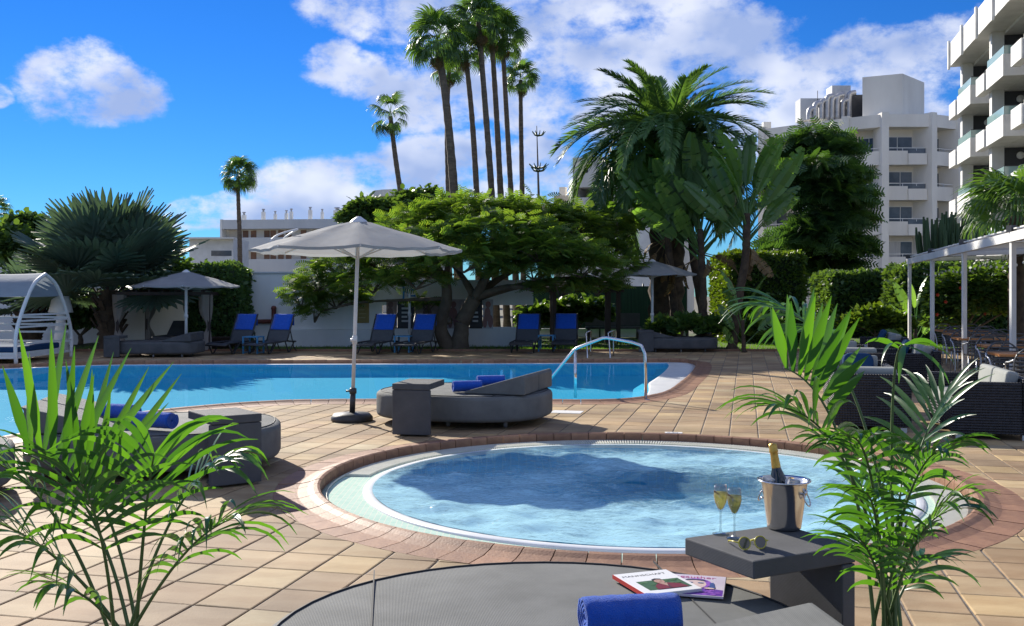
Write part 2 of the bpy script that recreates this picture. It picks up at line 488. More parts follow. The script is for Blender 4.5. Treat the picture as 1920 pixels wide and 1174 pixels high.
# ---- outlines
LIPZ = 0.045
near = [(1306, 682), (1297, 697), (1276, 715), (1252, 731), (1214, 741), (1174, 746), (1122, 748.5), (1041, 748), (900, 747.5), (700, 747.5), (600, 748),
        (520, 750), (420, 756), (300, 767), (200, 779), (100, 797), (0, 818)]
farp = [(0, 683), (150, 677.5), (300, 675.5), (640, 674.5), (1000, 673.5), (1200, 672.5), (1270, 672.5), (1298, 675)]
lip = [gp(x, y, LIPZ)[:2] for x, y in near]
lip += [(-6.4, 10.2), (-8.0, 9.6), (-12.0, 10.6), (-16.0, 13.5), (-17.4, 17.5), (-15.5, 21.0)]
lip += [gp(x, y, LIPZ)[:2] for x, y in farp]
lip = [p.to_2d() for p in arc_path([(x, y, 0) for x, y in lip], 5, closed=True)]

def resample(path, step):
    P = np.array([tuple(p) for p in path]); P = np.vstack([P, P[:1]])
    s = np.concatenate([[0], np.cumsum(np.hypot(*np.diff(P, axis=0).T))])
    n = max(8, int(round(s[-1] / step)))
    t = np.linspace(0, s[-1], n, endpoint=False)
    return np.stack([np.interp(t, s, P[:, 0]), np.interp(t, s, P[:, 1])], 1)

def area(P): return 0.5 * np.sum(P[:, 0] * np.roll(P[:, 1], -1) - np.roll(P[:, 0], -1) * P[:, 1])

def outward(P):
    t = np.roll(P, -1, 0) - np.roll(P, 1, 0)
    n = np.stack([t[:, 1], -t[:, 0]], 1); n /= np.linalg.norm(n, axis=1)[:, None]
    return n if area(P) > 0 else -n

def offset(P, d): return P + outward(P) * d

def inside(P, q):
    """q (n,2) inside polygon P"""
    x, y = q[:, 0][:, None], q[:, 1][:, None]
    x0, y0 = P[:, 0][None], P[:, 1][None]
    x1, y1 = np.roll(P[:, 0], -1)[None], np.roll(P[:, 1], -1)[None]
    c = ((y0 > y) != (y1 > y)) & (x < (x1 - x0) * (y - y0) / (y1 - y0 + 1e-12) + x0)
    return (c.sum(1) % 2) == 1

def nearest(P, q):
    a = P; b = np.roll(P, -1, 0); d = b - a
    t = np.clip(np.einsum('ijk,jk->ij', q[:, None] - a[None], d) / (d ** 2).sum(1)[None], 0, 1)
    c = a[None] + d[None] * t[..., None]
    k = np.argmin(((c - q[:, None]) ** 2).sum(2), 1)
    return c[np.arange(len(q)), k]

POOL = resample(lip, 0.27)
if area(POOL) < 0: POOL = POOL[::-1]
COPE_W = 0.34
POOL_OUT = offset(POOL, COPE_W)
WC = np.array((1.07, 8.80)); WR = 2.70
tt = np.linspace(0, 2 * math.pi, 84, endpoint=False)
circ = lambda r, n=84: WC + r * np.stack([np.cos(np.linspace(0, 2 * math.pi, n, endpoint=False)), np.sin(np.linspace(0, 2 * math.pi, n, endpoint=False))], 1)
SPA = circ(WR)
SPA_OUT_R = WR + 0.36

# ---- deck tiles
ua = R(13.0)
U = np.array((math.sin(ua), math.cos(ua))); Vv = np.array((math.cos(ua), -math.sin(ua)))
PU, PV = 0.368, 0.325
org = np.array(gp(470.4, 1142.2)[:2])
def tile_material():
    m = mat('sandstone_tile', (0.43, 0.345, 0.225), 0.75, (0.35, 0.26, 0.16), 2.2, detail=9, bump=0.22, bscale=70, rand=0.0, spec=0.2, stretch=(1.0, 2.6, 1))
    t = m.node_tree; N, L = t.nodes, t.links; b = N['Principled BSDF']
    src = b.inputs['Base Color'].links[0].from_socket
    oi = N.new('ShaderNodeObjectInfo'); ge = N.new('ShaderNodeNewGeometry')
    ad = N.new('ShaderNodeMath'); ad.operation = 'ADD'
    L.new(oi.outputs['Random'], ad.inputs[0]); L.new(ge.outputs['Random Per Island'], ad.inputs[1])
    fr = N.new('ShaderNodeMath'); fr.operation = 'FRACT'; L.new(ad.outputs[0], fr.inputs[0])
    cr = N.new('ShaderNodeValToRGB'); e = cr.color_ramp.elements
    e[0].position = 0; e[0].color = (0.74, 0.68, 0.66, 1)
    e[1].position = 1; e[1].color = (1.14, 1.18, 1.14, 1)
    for p, c in ((0.25, (1.0, 0.92, 0.84, 1)), (0.5, (1.08, 1.02, 0.9, 1)), (0.7, (0.84, 0.72, 0.66, 1)), (0.85, (1.24, 1.14, 0.92, 1))):
        k = e.new(p); k.color = c
    L.new(fr.outputs[0], cr.inputs[0])
    mu = N.new('ShaderNodeMix'); mu.data_type = 'RGBA'; mu.blend_type = 'MULTIPLY'; mu.inputs['Factor'].default_value = 1
    L.new(src, mu.inputs['A']); L.new(cr.outputs[0], mu.inputs['B'])
    # worn stains of their own shape, in world space so they run across tiles
    g2 = N.new('ShaderNodeTexNoise'); g2.inputs['Scale'].default_value = 0.9; g2.inputs['Detail'].default_value = 7
    L.new(ge.outputs['Position'], g2.inputs['Vector'])
    mr2 = N.new('ShaderNodeMapRange'); mr2.inputs['From Min'].default_value = 0.38; mr2.inputs['From Max'].default_value = 0.62
    mr2.inputs['To Min'].default_value = 0.74; mr2.inputs['To Max'].default_value = 1.12
    L.new(g2.outputs['Fac'], mr2.inputs['Value'])
    hs2 = N.new('ShaderNodeHueSaturation'); L.new(mr2.outputs[0], hs2.inputs['Value']); L.new(mu.outputs['Result'], hs2.inputs['Color'])
    L.new(hs2.outputs[0], b.inputs['Base Color'])
    return m
TILE = tile_material()
GROUT = mat('cement_joint', (0.27, 0.245, 0.205), 0.95, (0.12, 0.10, 0.08), 7, detail=8, bump=0.5, bscale=60)

def pushed(q):
    """move points that fall inside a pool's coping out to its edge"""
    q = q.copy()
    d = q - WC; r = np.hypot(*d.T); m1 = r < SPA_OUT_R
    q[m1] = WC + d[m1] / np.maximum(r[m1], 1e-6)[:, None] * SPA_OUT_R
    m2 = inside(POOL_OUT, q)
    if m2.any(): q[m2] = nearest(POOL_OUT, q[m2])
    return q, m1 | m2

def uv(i, j): return org + U * (i * PU) + Vv * (j * PV)

gv, gf, tiles = [], [], []
nsub = 5
def ring(i, j, gu, gw):
    a0, a1 = i * PU + gu, (i + 1) * PU - gu
    b0, b1 = j * PV + gw, (j + 1) * PV - gw
    cs_ = [(a0, b0), (a0, b1), (a1, b1), (a1, b0)]
    out = []
    for k in range(4):
        (p0, q0), (p1, q1) = cs_[k], cs_[(k + 1) % 4]
        for s_ in range(nsub):
            t_ = s_ / nsub
            out.append(org + U * (p0 + (p1 - p0) * t_) + Vv * (q0 + (q1 - q0) * t_))
    return np.array(out), np.array([org + U * p + Vv * q for p, q in cs_])

PB = (POOL_OUT[:, 0].min(), POOL_OUT[:, 0].max(), POOL_OUT[:, 1].min(), POOL_OUT[:, 1].max())
for i in range(-40, 80):
    for j in range(-85, 75):
        c = uv(i + .5, j + .5)
        if not (DX0 - .3 < c[0] < DX1 + .3 and DY0 - .3 < c[1] < DY1 + .3): continue
        near_spa = abs(math.hypot(*(c - WC)) - SPA_OUT_R) < 0.5
        in_spa = math.hypot(*(c - WC)) < SPA_OUT_R - 0.3
        maybe = near_spa or (PB[0] - .4 < c[0] < PB[1] + .4 and PB[2] - .4 < c[1] < PB[3] + .4)
        if in_spa: continue
        # joints: the ones running away from us are wider and paler
        rg, quad = ring(i, j, 0.0045, 0.007)
        cut = False
        if maybe:
            q, m = pushed(rg)
            if m.all(): continue
            cut = m.any()
        full = np.array([uv(i, j), uv(i, j + 1), uv(i + 1, j + 1), uv(i + 1, j)])
        if cut:
            rg2, _ = ring(i, j, 0, 0); gq, _m = pushed(rg2)
        else:
            gq = full
        b0 = len(gv); gv += [(p[0], p[1], -0.007) for p in gq]; gf.append(tuple(range(b0 + len(gq) - 1, b0 - 1, -1)))
        vis = c[1] > 3.2 and abs(c[0]) < c[1] * 0.56 + 0.8
        if vis: tiles.append((PU * PV * H / c[1] ** 3, c, q if cut else quad, cut))
deck = mesh('deck', gv, gf, GROUT)
deck = tag(put('deck', deck), kind='structure')
tiles.sort(key=lambda t_: -t_[0])

def tile_geo(poly, dz, tilt):
    """bevel-edged slab"""
    n = len(poly); c = poly.mean(0)
    ins = c + (poly - c) * (1 - 0.010 / np.maximum(np.hypot(*(poly - c).T), 0.05))[:, None]
    z = lambda p: dz + (p[0] - c[0]) * tilt[0] + (p[1] - c[1]) * tilt[1]
    v = [(p[0], p[1], -0.009) for p in poly] + [(p[0], p[1], z(p) - 0.0028) for p in poly] + [(p[0], p[1], z(p)) for p in ins]
    f = [(k, (k + 1) % n, n + (k + 1) % n, n + k) for k in range(n)] + [(n + k, n + (k + 1) % n, 2 * n + (k + 1) % n, 2 * n + k) for k in range(n)]
    f.append(tuple(range(2 * n, 3 * n)))
    if area(poly) < 0: f = [q[::-1] for q in f]
    return v, f
shared = []
for k in range(5):
    base = ring(0, 0, 0.0045, 0.007)[1]; base = base - base.mean(0)
    base = base + RNG.normal(0, 0.0012, base.shape)
    v, f = tile_geo(base, RNG.uniform(-.0006, .0012), RNG.normal(0, .003, 2))
    shared.append(mesh('tile', v, f, TILE))
rest = MB()
for k, (a_, c, poly, cut) in enumerate(tiles):
    if k < 300:
        if cut:
            ctr = poly.mean(0)
            v, f = tile_geo(poly - ctr, 0.0, (0, 0))
            put('tile', mesh('tile', v, f, TILE), deck, (ctr[0], ctr[1], 0))
        else:
            put('tile', random.choice(shared), deck, (c[0], c[1], 0), (0, 0, random.choice((0, math.pi))))
    else:
        v, f = tile_geo(poly, RNG.uniform(-.0006, .0012), RNG.normal(0, .003, 2))
        rest.add(v, f)
tag(rest.build('tile_field', TILE, deck), kind='stuff')

# ---- coping bricks round both pools
PROF = [(COPE_W, -0.02), (COPE_W, 0.001), (0.16, 0.006), (0.09, 0.022), (0.045, 0.040), (0.012, 0.045), (-0.008, 0.036), (-0.012, 0.015), (-0.010, -0.10)]
def coping(P, parent, step, width):
    n = len(P); N_ = outward(P)
    for i in range(0, n, step):
        ids = [(i + k) % n for k in range(step + 1)]
        if i + step > n: ids = [(i + k) % n for k in range(n - i + 1)]
        pts, nm = P[ids].copy(), N_[ids]
        c = pts.mean(0)
        if c[1] < 2.5 or abs(c[0]) > c[1] * 0.62 + 2: pass
        # joints: pull both ends in a few millimetres
        d = pts[1] - pts[0]; pts[0] = pts[0] + d / np.linalg.norm(d) * 0.004
        d = pts[-1] - pts[-2]; pts[-1] = pts[-1] - d / np.linalg.norm(d) * 0.004
        v = []
        jit = random.uniform(-.002, .002)
        for p, nn in zip(pts, nm):
            for w, z in PROF:
                q = p + nn * (w * width / COPE_W if w > 0.1 else w) - c
                v.append((q[0], q[1], z + jit))
        m = len(PROF)
        f = [(a * m + b, a * m + b + 1, (a + 1) * m + b + 1, (a + 1) * m + b) for a in range(len(pts) - 1) for b in range(m - 1)]
        f += [tuple(range(m)), tuple(range((len(pts) - 1) * m, len(pts) * m))[::-1]]
        me = mesh('coping_brick', v, f, MT['coping'])
        put('coping_brick', me, parent, (c[0], c[1], 0))

def band(P, prof, mat_, name, parent, wid=None):
    """strip swept along the outline: prof = (inward offset, z)"""
    N_ = outward(P); n = len(P); m = len(prof)
    ws = np.ones(n) if wid is None else wid
    v = [(*(p - nn * o * w_), z) for p, nn, w_ in zip(P, N_, ws) for o, z in prof]
    f = [(i * m + b, ((i + 1) % n) * m + b, ((i + 1) % n) * m + b + 1, i * m + b + 1) for i in range(n) for b in range(m - 1)]
    return put(name, mesh(name, v, f, mat_, True), parent)

def poolmat(name, c, c2, gl, sc, spec=0.5):
    """small square mosaic tiles"""
    m, t, b = nt(name); N, L = t.nodes, t.links
    ge = N.new('ShaderNodeTexCoord')
    br = N.new('ShaderNodeTexBrick'); br.offset = 0
    br.inputs['Scale'].default_value = sc; br.inputs['Mortar Size'].default_value = 0.06
    br.inputs['Brick Width'].default_value = 1; br.inputs['Row Height'].default_value = 1
    br.inputs['Color1'].default_value = c4(c); br.inputs['Color2'].default_value = c4(c2); br.inputs['Mortar'].default_value = c4(gl)
    L.new(ge.outputs['Object'], br.inputs['Vector']); L.new(br.outputs['Color'], b.inputs['Base Color'])
    b.inputs['Roughness'].default_value = 0.8; b.inputs['Specular IOR Level'].default_value = 0.05
    return m
POOLTILE = poolmat('blue_pool_mosaic', (0.045, 0.52, 0.82), (0.06, 0.58, 0.85), (0.09, 0.62, 0.85), 14)
SPATILE = poolmat('pale_spa_mosaic', (0.10, 0.50, 0.80), (0.14, 0.56, 0.84), (0.26, 0.66, 0.84), 12)
GUTTER = poolmat('sea_green_mosaic', (0.40, 0.60, 0.50), (0.50, 0.66, 0.55), (0.66, 0.66, 0.56), 22)

def watermat(name, tint_, bump, bscale, refl=0.38):
    m, t, b = nt(name); N, L = t.nodes, t.links
    N.remove(b)
    out = N['Material Output'] if 'Material Output' in N else N.new('ShaderNodeOutputMaterial')
    tcn = N.new('ShaderNodeTexCoord')
    mp = N.new('ShaderNodeMapping'); mp.inputs['Scale'].default_value = (1, 1.0, 1); L.new(tcn.outputs['Object'], mp.inputs[0])
    no = N.new('ShaderNodeTexNoise'); no.inputs['Scale'].default_value = bscale; no.inputs['Detail'].default_value = 3
    L.new(mp.outputs[0], no.inputs['Vector'])
    bp = N.new('ShaderNodeBump'); bp.inputs['Strength'].default_value = bump; bp.inputs['Distance'].default_value = 0.02
    L.new(no.outputs['Fac'], bp.inputs['Height'])
    fr = N.new('ShaderNodeFresnel'); fr.inputs['IOR'].default_value = 1.33; L.new(bp.outputs[0], fr.inputs['Normal'])
    gl = N.new('ShaderNodeBsdfGlossy'); gl.inputs['Roughness'].default_value = 0.02; L.new(bp.outputs[0], gl.inputs['Normal'])
    tr = N.new('ShaderNodeBsdfTransparent'); tr.inputs['Color'].default_value = c4(tint_)
    fm0 = N.new('ShaderNodeMath'); fm0.operation = 'MULTIPLY'; fm0.inputs[1].default_value = refl; L.new(fr.outputs[0], fm0.inputs[0])
    ms = N.new('ShaderNodeMixShader'); L.new(fm0.outputs[0], ms.inputs[0]); L.new(tr.outputs[0], ms.inputs[1]); L.new(gl.outputs[0], ms.inputs[2])
    L.new(ms.outputs[0], out.inputs['Surface'])
    return m, t, ms, tr, fr, gl, out, tcn

pool = root('swimming_pool', kind='structure')
# the rim is wide along the far and right side, narrow along the near one
RW = 0.42 + 0.58 * np.clip((POOL[:, 1] - 16.2) / 2.5, 0, 1)
coping(POOL, pool, 1, COPE_W)
band(POOL, [(0.010, -0.10), (0.012, -0.045), (0.16, -0.045), (0.36, -0.036), (0.58, -0.026), (0.63, -0.030), (0.635, -0.12)], MT['rim'], 'overflow_rim', pool, RW)
WAT = POOL - outward(POOL) * (0.632 * RW)[:, None]
band(WAT, [(0.0, -0.03), (0.01, -0.14), (0.28, -0.15), (0.30, -0.30)], POOLTILE, 'basin_wall', pool)
flo = offset(WAT, -0.30)
put('basin_floor', mesh('basin_floor', [(x, y, -0.30) for x, y in flo], [tuple(range(len(flo)))], POOLTILE), pool)
wm = watermat('pool_water', (0.90, 0.985, 1.0), 0.05, 3.2)[0]
tag(put('pool_water', mesh('pool_water', [(x, y, -0.038) for x, y in WAT], [tuple(range(len(WAT)))], wm)), kind='structure')

# ---- round whirlpool
spa = root('whirlpool', kind='structure')
coping(circ(WR, 168), spa, 2, 0.36)
put_r = lambda r, z, n=96: [(*(p), z) for p in circ(r, n)]
def rings(levels, name, mat_, parent, n=96, smooth=True):
    v = []
    for r, z in levels: v += put_r(r, z, n)
    f = [(a * n + k, a * n + (k + 1) % n, (a + 1) * n + (k + 1) % n, (a + 1) * n + k) for a in range(len(levels) - 1) for k in range(n)]
    return put(name, mesh(name, [(x - WC[0], y - WC[1], z) for x, y, z in v], f, mat_, smooth), parent, (WC[0], WC[1], 0))
rings([(2.69, -0.09), (2.69, -0.055), (2.63, -0.055), (2.33, -0.048)], 'overflow_channel', GUTTER, spa)
# grating of radial slats over the channel on the far and right side, where the photo shows it
gm = MB()
ns = 560
for k in range(ns):
    a = 2 * math.pi * k / ns
    if R(170) < a < R(285): continue
    ca, sa = math.cos(a), math.sin(a)
    gm.box((ca * 2.52, sa * 2.52, -0.040), (0.23, 0.015, 0.02), a)
tag(gm.build('overflow_grating', MT['grate'], spa, loc=(WC[0], WC[1], 0)), kind='stuff')
rings([(2.64, -0.05), (2.64, -0.034), (2.635, -0.034), (2.635, -0.05)], 'grating_edge', MT['grate'], spa)
rings([(2.345, -0.06), (2.34, -0.040), (2.325, -0.030), (2.27, -0.029), (2.25, -0.034), (2.245, -0.20)], 'inner_rim', MT['rim'], spa)
rings([(2.242, -0.06), (2.23, -0.16), (1.70, -0.17), (1.66, -0.36), (0.0, -0.36)], 'basin', SPATILE, spa)
# stirred water: waves built as geometry, foam where the jets break the surface
nr, na = 84, 300
vv = []
rngw = np.random.default_rng(5)
rr_, aa_ = np.meshgrid(np.linspace(0.02, 1, nr) ** 0.8 * 2.262, np.linspace(0, 2 * math.pi, na, endpoint=False), indexing='ij')
wx, wy = rr_ * np.cos(aa_), rr_ * np.sin(aa_)
hz = np.zeros_like(wx)
for k in range(70):
    lam = rngw.uniform(0.10, 0.75); th = rngw.normal(R(80), 0.8); ph = rngw.uniform(0, 6.28)
    amp = 0.0013 * (lam / 0.3) ** 0.7
    hz += amp * np.sin(2 * math.pi / lam * (wx * math.cos(th) + wy * math.sin(th)) + ph + 1.2 * np.sin(3 * wx + k) + 1.1 * np.sin(2.7 * wy - k))
hz *= np.clip((2.24 - rr_) / 0.15, 0.15, 1)
V_ = np.stack([wx, wy, hz - 0.026], 2).reshape(-1, 3)
ii, jj = np.meshgrid(np.arange(nr - 1), np.arange(na), indexing='ij')
q0 = ii * na + jj; q1 = ii * na + (jj + 1) % na
Fq = np.stack([q0, q0 + na, q1 + na, q1], 2).reshape(-1, 4)
m, t, ms, tr, fr, gl, out, tcn = watermat('stirred_water', (0.86, 0.97, 0.99), 1.0, 22, 0.6)
N, L = t.nodes, t.links
gl.inputs['Roughness'].default_value = 0.06
def mnode(op, a, b=None, clamp=False):
    n_ = N.new('ShaderNodeMath'); n_.operation = op; n_.use_clamp = clamp
    for i_, x_ in enumerate((a, b)):
        if x_ is None: continue
        if isinstance(x_, (int, float)): n_.inputs[i_].default_value = x_
        else: L.new(x_, n_.inputs[i_])
    return n_.outputs[0]
def fnoise(sc, st, det=6, dist=0.0):
    mp = N.new('ShaderNodeMapping'); mp.inputs['Scale'].default_value = st; L.new(tcn.outputs['Object'], mp.inputs[0])
    n_ = N.new('ShaderNodeTexNoise'); n_.inputs['Scale'].default_value = sc; n_.inputs['Detail'].default_value = det; n_.inputs['Roughness'].default_value = 0.62
    n_.inputs['Distortion'].default_value = dist
    L.new(mp.outputs[0], n_.inputs['Vector']); return n_.outputs['Fac']
big = fnoise(1.1, (1, 1.5, 1), 3, 0.4)
mid = fnoise(5.5, (1, 2.6, 1), 8, 1.0)
fine = fnoise(26, (1, 2.4, 1), 5, 0.8)
# foam thins in a patch near the middle and along the far rim
sep = N.new('ShaderNodeSeparateXYZ'); L.new(tcn.outputs['Object'], sep.inputs[0])
def blobf(cx, cy, rx, ry):
    a = mnode('MULTIPLY', mnode('SUBTRACT', sep.outputs[0], cx), 1 / rx); b2 = mnode('MULTIPLY', mnode('SUBTRACT', sep.outputs[1], cy), 1 / ry)
    return mnode('SUBTRACT', 1.0, mnode('SQRT', mnode('ADD', mnode('MULTIPLY', a, a), mnode('MULTIPLY', b2, b2))), )
clear = mnode('MAXIMUM', blobf(0.45, -0.15, 1.15, 0.85), blobf(-1.5, 1.35, 1.2, 1.3))
clear = mnode('MAXIMUM', clear, blobf(0.4, 2.1, 1.9, 0.55))
clear = mnode('MAXIMUM', clear, -0.4)
fm = mnode('ADD', mnode('MULTIPLY', big, 0.9), mnode('MULTIPLY', mid, 1.3))
fm = mnode('ADD', fm, mnode('MULTIPLY', fine, 1.2))
fm = mnode('SUBTRACT', fm, mnode('MULTIPLY', clear, 0.75))
mr3 = N.new('ShaderNodeMapRange'); mr3.interpolation_type = 'SMOOTHSTEP'
mr3.inputs['From Min'].default_value = 1.25; mr3.inputs['From Max'].default_value = 2.1; mr3.inputs['To Min'].default_value = 0.16; mr3.inputs['To Max'].default_value = 0.88
L.new(fm, mr3.inputs['Value'])
foam = N.new('ShaderNodeBsdfDiffuse'); foam.inputs['Color'].default_value = (0.42, 0.71, 0.80, 1)
mf = N.new('ShaderNodeMixShader'); L.new(mr3.outputs[0], mf.inputs[0]); L.new(tr.outputs[0], mf.inputs[1]); L.new(foam.outputs[0], mf.inputs[2])
L.new(mf.outputs[0], ms.inputs[1])
tag(put('whirlpool_water', npmesh('whirlpool_water', V_, Fq, m, True), None, (WC[0], WC[1], 0)), kind='structure')

# ---- lawn behind the deck
lawn = MB()
LX0, LX1, LY0, LY1 = -14.0, 22.0, 29.0, 42.0
nx, ny = 60, 24
lv = [(LX0 + (LX1 - LX0) * a / nx, LY0 + (LY1 - LY0) * b / ny, 0.02 + random.uniform(-.012, .012)) for b in range(ny + 1) for a in range(nx + 1)]
lf = [(b * (nx + 1) + a, b * (nx + 1) + a + 1, (b + 1) * (nx + 1) + a + 1, (b + 1) * (nx + 1) + a) for b in range(ny) for a in range(nx)]
LAWN = mat('lawn_soil', (0.055, 0.10, 0.02), 0.95, (0.075, 0.085, 0.03), 1.2, detail=8, bump=0.5, bscale=30)
lw = tag(put('lawn', mesh('lawn', lv, lf, LAWN, True)), kind='structure')
kerb = MB()
for k in range(36): kerb.box((LX0 + 0.5 + k, 29.0, 0.02), (0.985, 0.10, 0.09))
tag(kerb.build('lawn_kerb', MT['coping']), kind='structure')

# ---- leaf and blade clouds from arrays
def frames(d, up=None, roll=None):
    """rotation matrices (n,3,3) whose Y column is d"""
    d = d / np.linalg.norm(d, axis=1)[:, None]
    upv = np.tile((0., 0., 1.), (len(d), 1)) if up is None else up
    x = np.cross(d, upv); l = np.linalg.norm(x, axis=1)
    x[l < 1e-4] = (1, 0, 0); x /= np.linalg.norm(x, axis=1)[:, None]
    z = np.cross(x, d)
    if roll is not None:
        c, s = np.cos(roll)[:, None], np.sin(roll)[:, None]
        x, z = x * c + z * s, z * c - x * s
    return np.stack([x, d, z], 2)

def cloud(name, parent, mat_, pts, Rm, sc, tv, tf, kind='stuff'):
    tv = np.asarray(tv, float); tf = np.asarray(tf, int)
    n, k = len(pts), len(tv)
    V = np.einsum('nij,kj->nki', Rm, tv) * np.asarray(sc).reshape(-1, 1, 1) + pts[:, None]
    Fa = (tf[None] + (np.arange(n) * k)[:, None, None]).reshape(-1, tf.shape[1])
    o = put(name, npmesh(name, V.reshape(-1, 3), Fa, mat_), parent)
    if kind: o['kind'] = kind
    return o

n = 26000
p = np.stack([RNG.uniform(-13, 17, n), 29.06 + RNG.uniform(0, 1, n) ** 1.5 * 7, np.full(n, 0.02)], 1)
d = np.stack([RNG.normal(0, .35, n), RNG.normal(0, .35, n), np.ones(n)], 1)
cloud('grass', None, L_['grass'], p, frames(d, np.tile((0., 1., 0.), (n, 1))), RNG.uniform(.03, .075, n),
      [(-.09, 0, 0), (.09, 0, 0), (.03, 1, .12), (-.03, 1, .12)], [(0, 1, 2, 3)])
# ================================================================ furniture round the pools
def superell(a, b, n, k=48, ax=0.0):
    out = []
    for i in range(k):
        t = 2 * math.pi * i / k
        c, s = math.cos(t), math.sin(t)
        out.append((a * math.copysign(abs(c) ** (2 / n), c), b * math.copysign(abs(s) ** (2 / n), s)))
    return out

def pillow_body(outline, z0, z1, rad, segs=5):
    """upholstered block: outline in plan, rounded top and bottom edges"""
    P = np.array(outline); levels = []
    for k in range(segs + 1):
        a = math.pi / 2 * k / segs
        levels.append((rad * (1 - math.sin(a)), z0 + rad * (1 - math.cos(a))))
    for k in range(segs + 1):
        a = math.pi / 2 * k / segs
        levels.append((rad * (1 - math.cos(a)), z1 - rad * (1 - math.sin(a))))
    Pn = P if area(P) > 0 else P[::-1]
    v = []
    for o, z in levels: v += [(x, y, z) for x, y in offset(Pn, -o)]
    n, m = len(Pn), len(levels)
    f = [(a * n + k, a * n + (k + 1) % n, (a + 1) * n + (k + 1) % n, (a + 1) * n + k) for a in range(m - 1) for k in range(n)]
    c0 = len(v); v.append((0, 0, z0)); v.append((0, 0, z1 + 0.012))
    # domed top through two inner rings
    top = (m - 1) * n
    inner = len(v)
    v += [(x * 0.5, y * 0.5, z1 + 0.010) for x, y in offset(Pn, -levels[-1][0])]
    f += [(top + k, top + (k + 1) % n, inner + (k + 1) % n, inner + k) for k in range(n)]
    f += [(inner + k, inner + (k + 1) % n, c0 + 1) for k in range(n)]
    f += [((k + 1) % n, k, c0) for k in range(n)]
    return v, f

def wedge(m, x0, x1, y0, y1, z, h):
    """backrest wedge rising towards x1, slightly crowned"""
    v = [(x0, y0, z), (x0, y1, z), (x1, y0, z), (x1, y1, z), (x0, y0, z + .025), (x0, y1, z + .025), (x1 - .03, y0, z + h), (x1 - .03, y1, z + h), (x1, y0, z + h - .03), (x1, y1, z + h - .03)]
    m.add(v, [(0, 1, 3, 2), (4, 6, 7, 5), (0, 4, 5, 1), (0, 2, 8, 6, 4), (1, 5, 7, 9, 3), (2, 3, 9, 8), (6, 8, 9, 7)])

def daybed(loc, rz, label, s=1, L=2.15, Wd=1.48, n=3.0, fabric='daybed', group='dark grey double daybeds', wedge_h=0.235, heads=(-1, 1)):
    """s=+1: head end on +x, s=-1: on -x"""
    r = root('daybed', loc, rz, label, 'daybed', group)
    out = superell(L / 2, Wd / 2, n)
    v, f = pillow_body(out, 0.09, 0.40, 0.055)
    body = put('body', mesh('body', v, f, MT[fabric], True), r)
    sm = MB()
    P = np.array(out)
    for off_, z in ((0.0545, 0.403), (0.012, 0.352)):
        q = offset(P if area(P) > 0 else P[::-1], -off_)
        sm.tube([(x, y, z) for x, y in np.vstack([q, q[:1]])], 0.0045, 5, cap=False)
    sm.build('piping', MT['seam'], body, True)
    for sx0 in (-.62, .62): MB().bar((sx0, -Wd / 2 + .13, .4075), (sx0, Wd / 2 - .13, .4075), .005, .007).build('seam', MT['seam'], body)
    for sg in heads:
        w = MB(); wedge(w, 0.22 * s, (L / 2 - .12) * s, sg * .33 - .315, sg * .33 + .315, .411, wedge_h)
        if s < 0: w.f = [q[::-1] for q in w.f]
        w.build('backrest', MT[fabric], r, bevel=.012)
    for x, y in ((-.7, -.5), (.7, -.5), (-.7, .5), (.7, .5), (0, -.6), (0, .6)):
        c = MB(); c.tube([(x - .015, y, .045), (x + .015, y, .045)], .045, 12)
        c.tube([(x, y, .05), (x, y, .1)], .012, 6)
        c.build('caster', MT['caster'], r, True)
    return r

def ctable(loc, rz, label, deep=0.62, wide=0.45, h=0.60):
    """upright panel along local x, top running back along +y"""
    r = root('side_table', loc, rz, label, 'side table', 'upholstered side tables by the daybeds')
    MB().box((0, deep / 2 - .035, h - .035), (wide, deep, .07)).build('top', MT['daybed_dark'], r, bevel=.008)
    MB().box((0, 0, (h - .073) / 2 + .01), (wide - .002, .068, h - .095)).build('panel', MT['daybed_dark'], r, bevel=.008)
    MB().box((0, .11, .025), (wide * .8, .20, .028)).build('foot', MT['black_plastic'], r, bevel=.004)
    return r

def towel_roll(loc, rz, label, length=0.40, rad=0.078, group='blue rolled towels', tilt=0.0):
    """rolled bath towel, spiral visible at its ends; axis along local x"""
    nt_, nl = 120, 17
    V, Fq = [], []
    turns = 4.0
    rg = np.random.default_rng(abs(hash(label)) % 1000 if False else len(label) * 7)
    for i in range(nl):
        x = (i / (nl - 1) - .5) * length
        for k in range(nt_):
            t_ = k / (nt_ - 1)
            a = t_ * turns * 2 * math.pi + 0.6
            rr = rad * (0.16 + 0.84 * t_)
            lump = 1 + 0.03 * math.sin(a * 1.0 + x * 9) + 0.018 * math.sin(5 * x * 6.28 / length + a)
            ex = x * (1 + 0.012 * math.sin(3.1 * a)) * (1 - 0.05 * (1 - t_))
            zz = rr * lump * math.sin(a)
            V.append((ex, rr * lump * math.cos(a) * 1.05, zz * (0.94 if zz < 0 else 1.0)))
    for i in range(nl - 1):
        for k in range(nt_ - 1):
            q = i * nt_ + k; Fq.append((q, q + 1, q + nt_ + 1, q + nt_))
    me = mesh('towel', V, Fq, MT['towel'], True)
    o = put('rolled_towel', me, None, loc, (0, tilt, rz))
    md = o.modifiers.new('thick', 'SOLIDIFY'); md.thickness = 0.014; md.offset = 0
    return tag(o, label, 'towel', group)

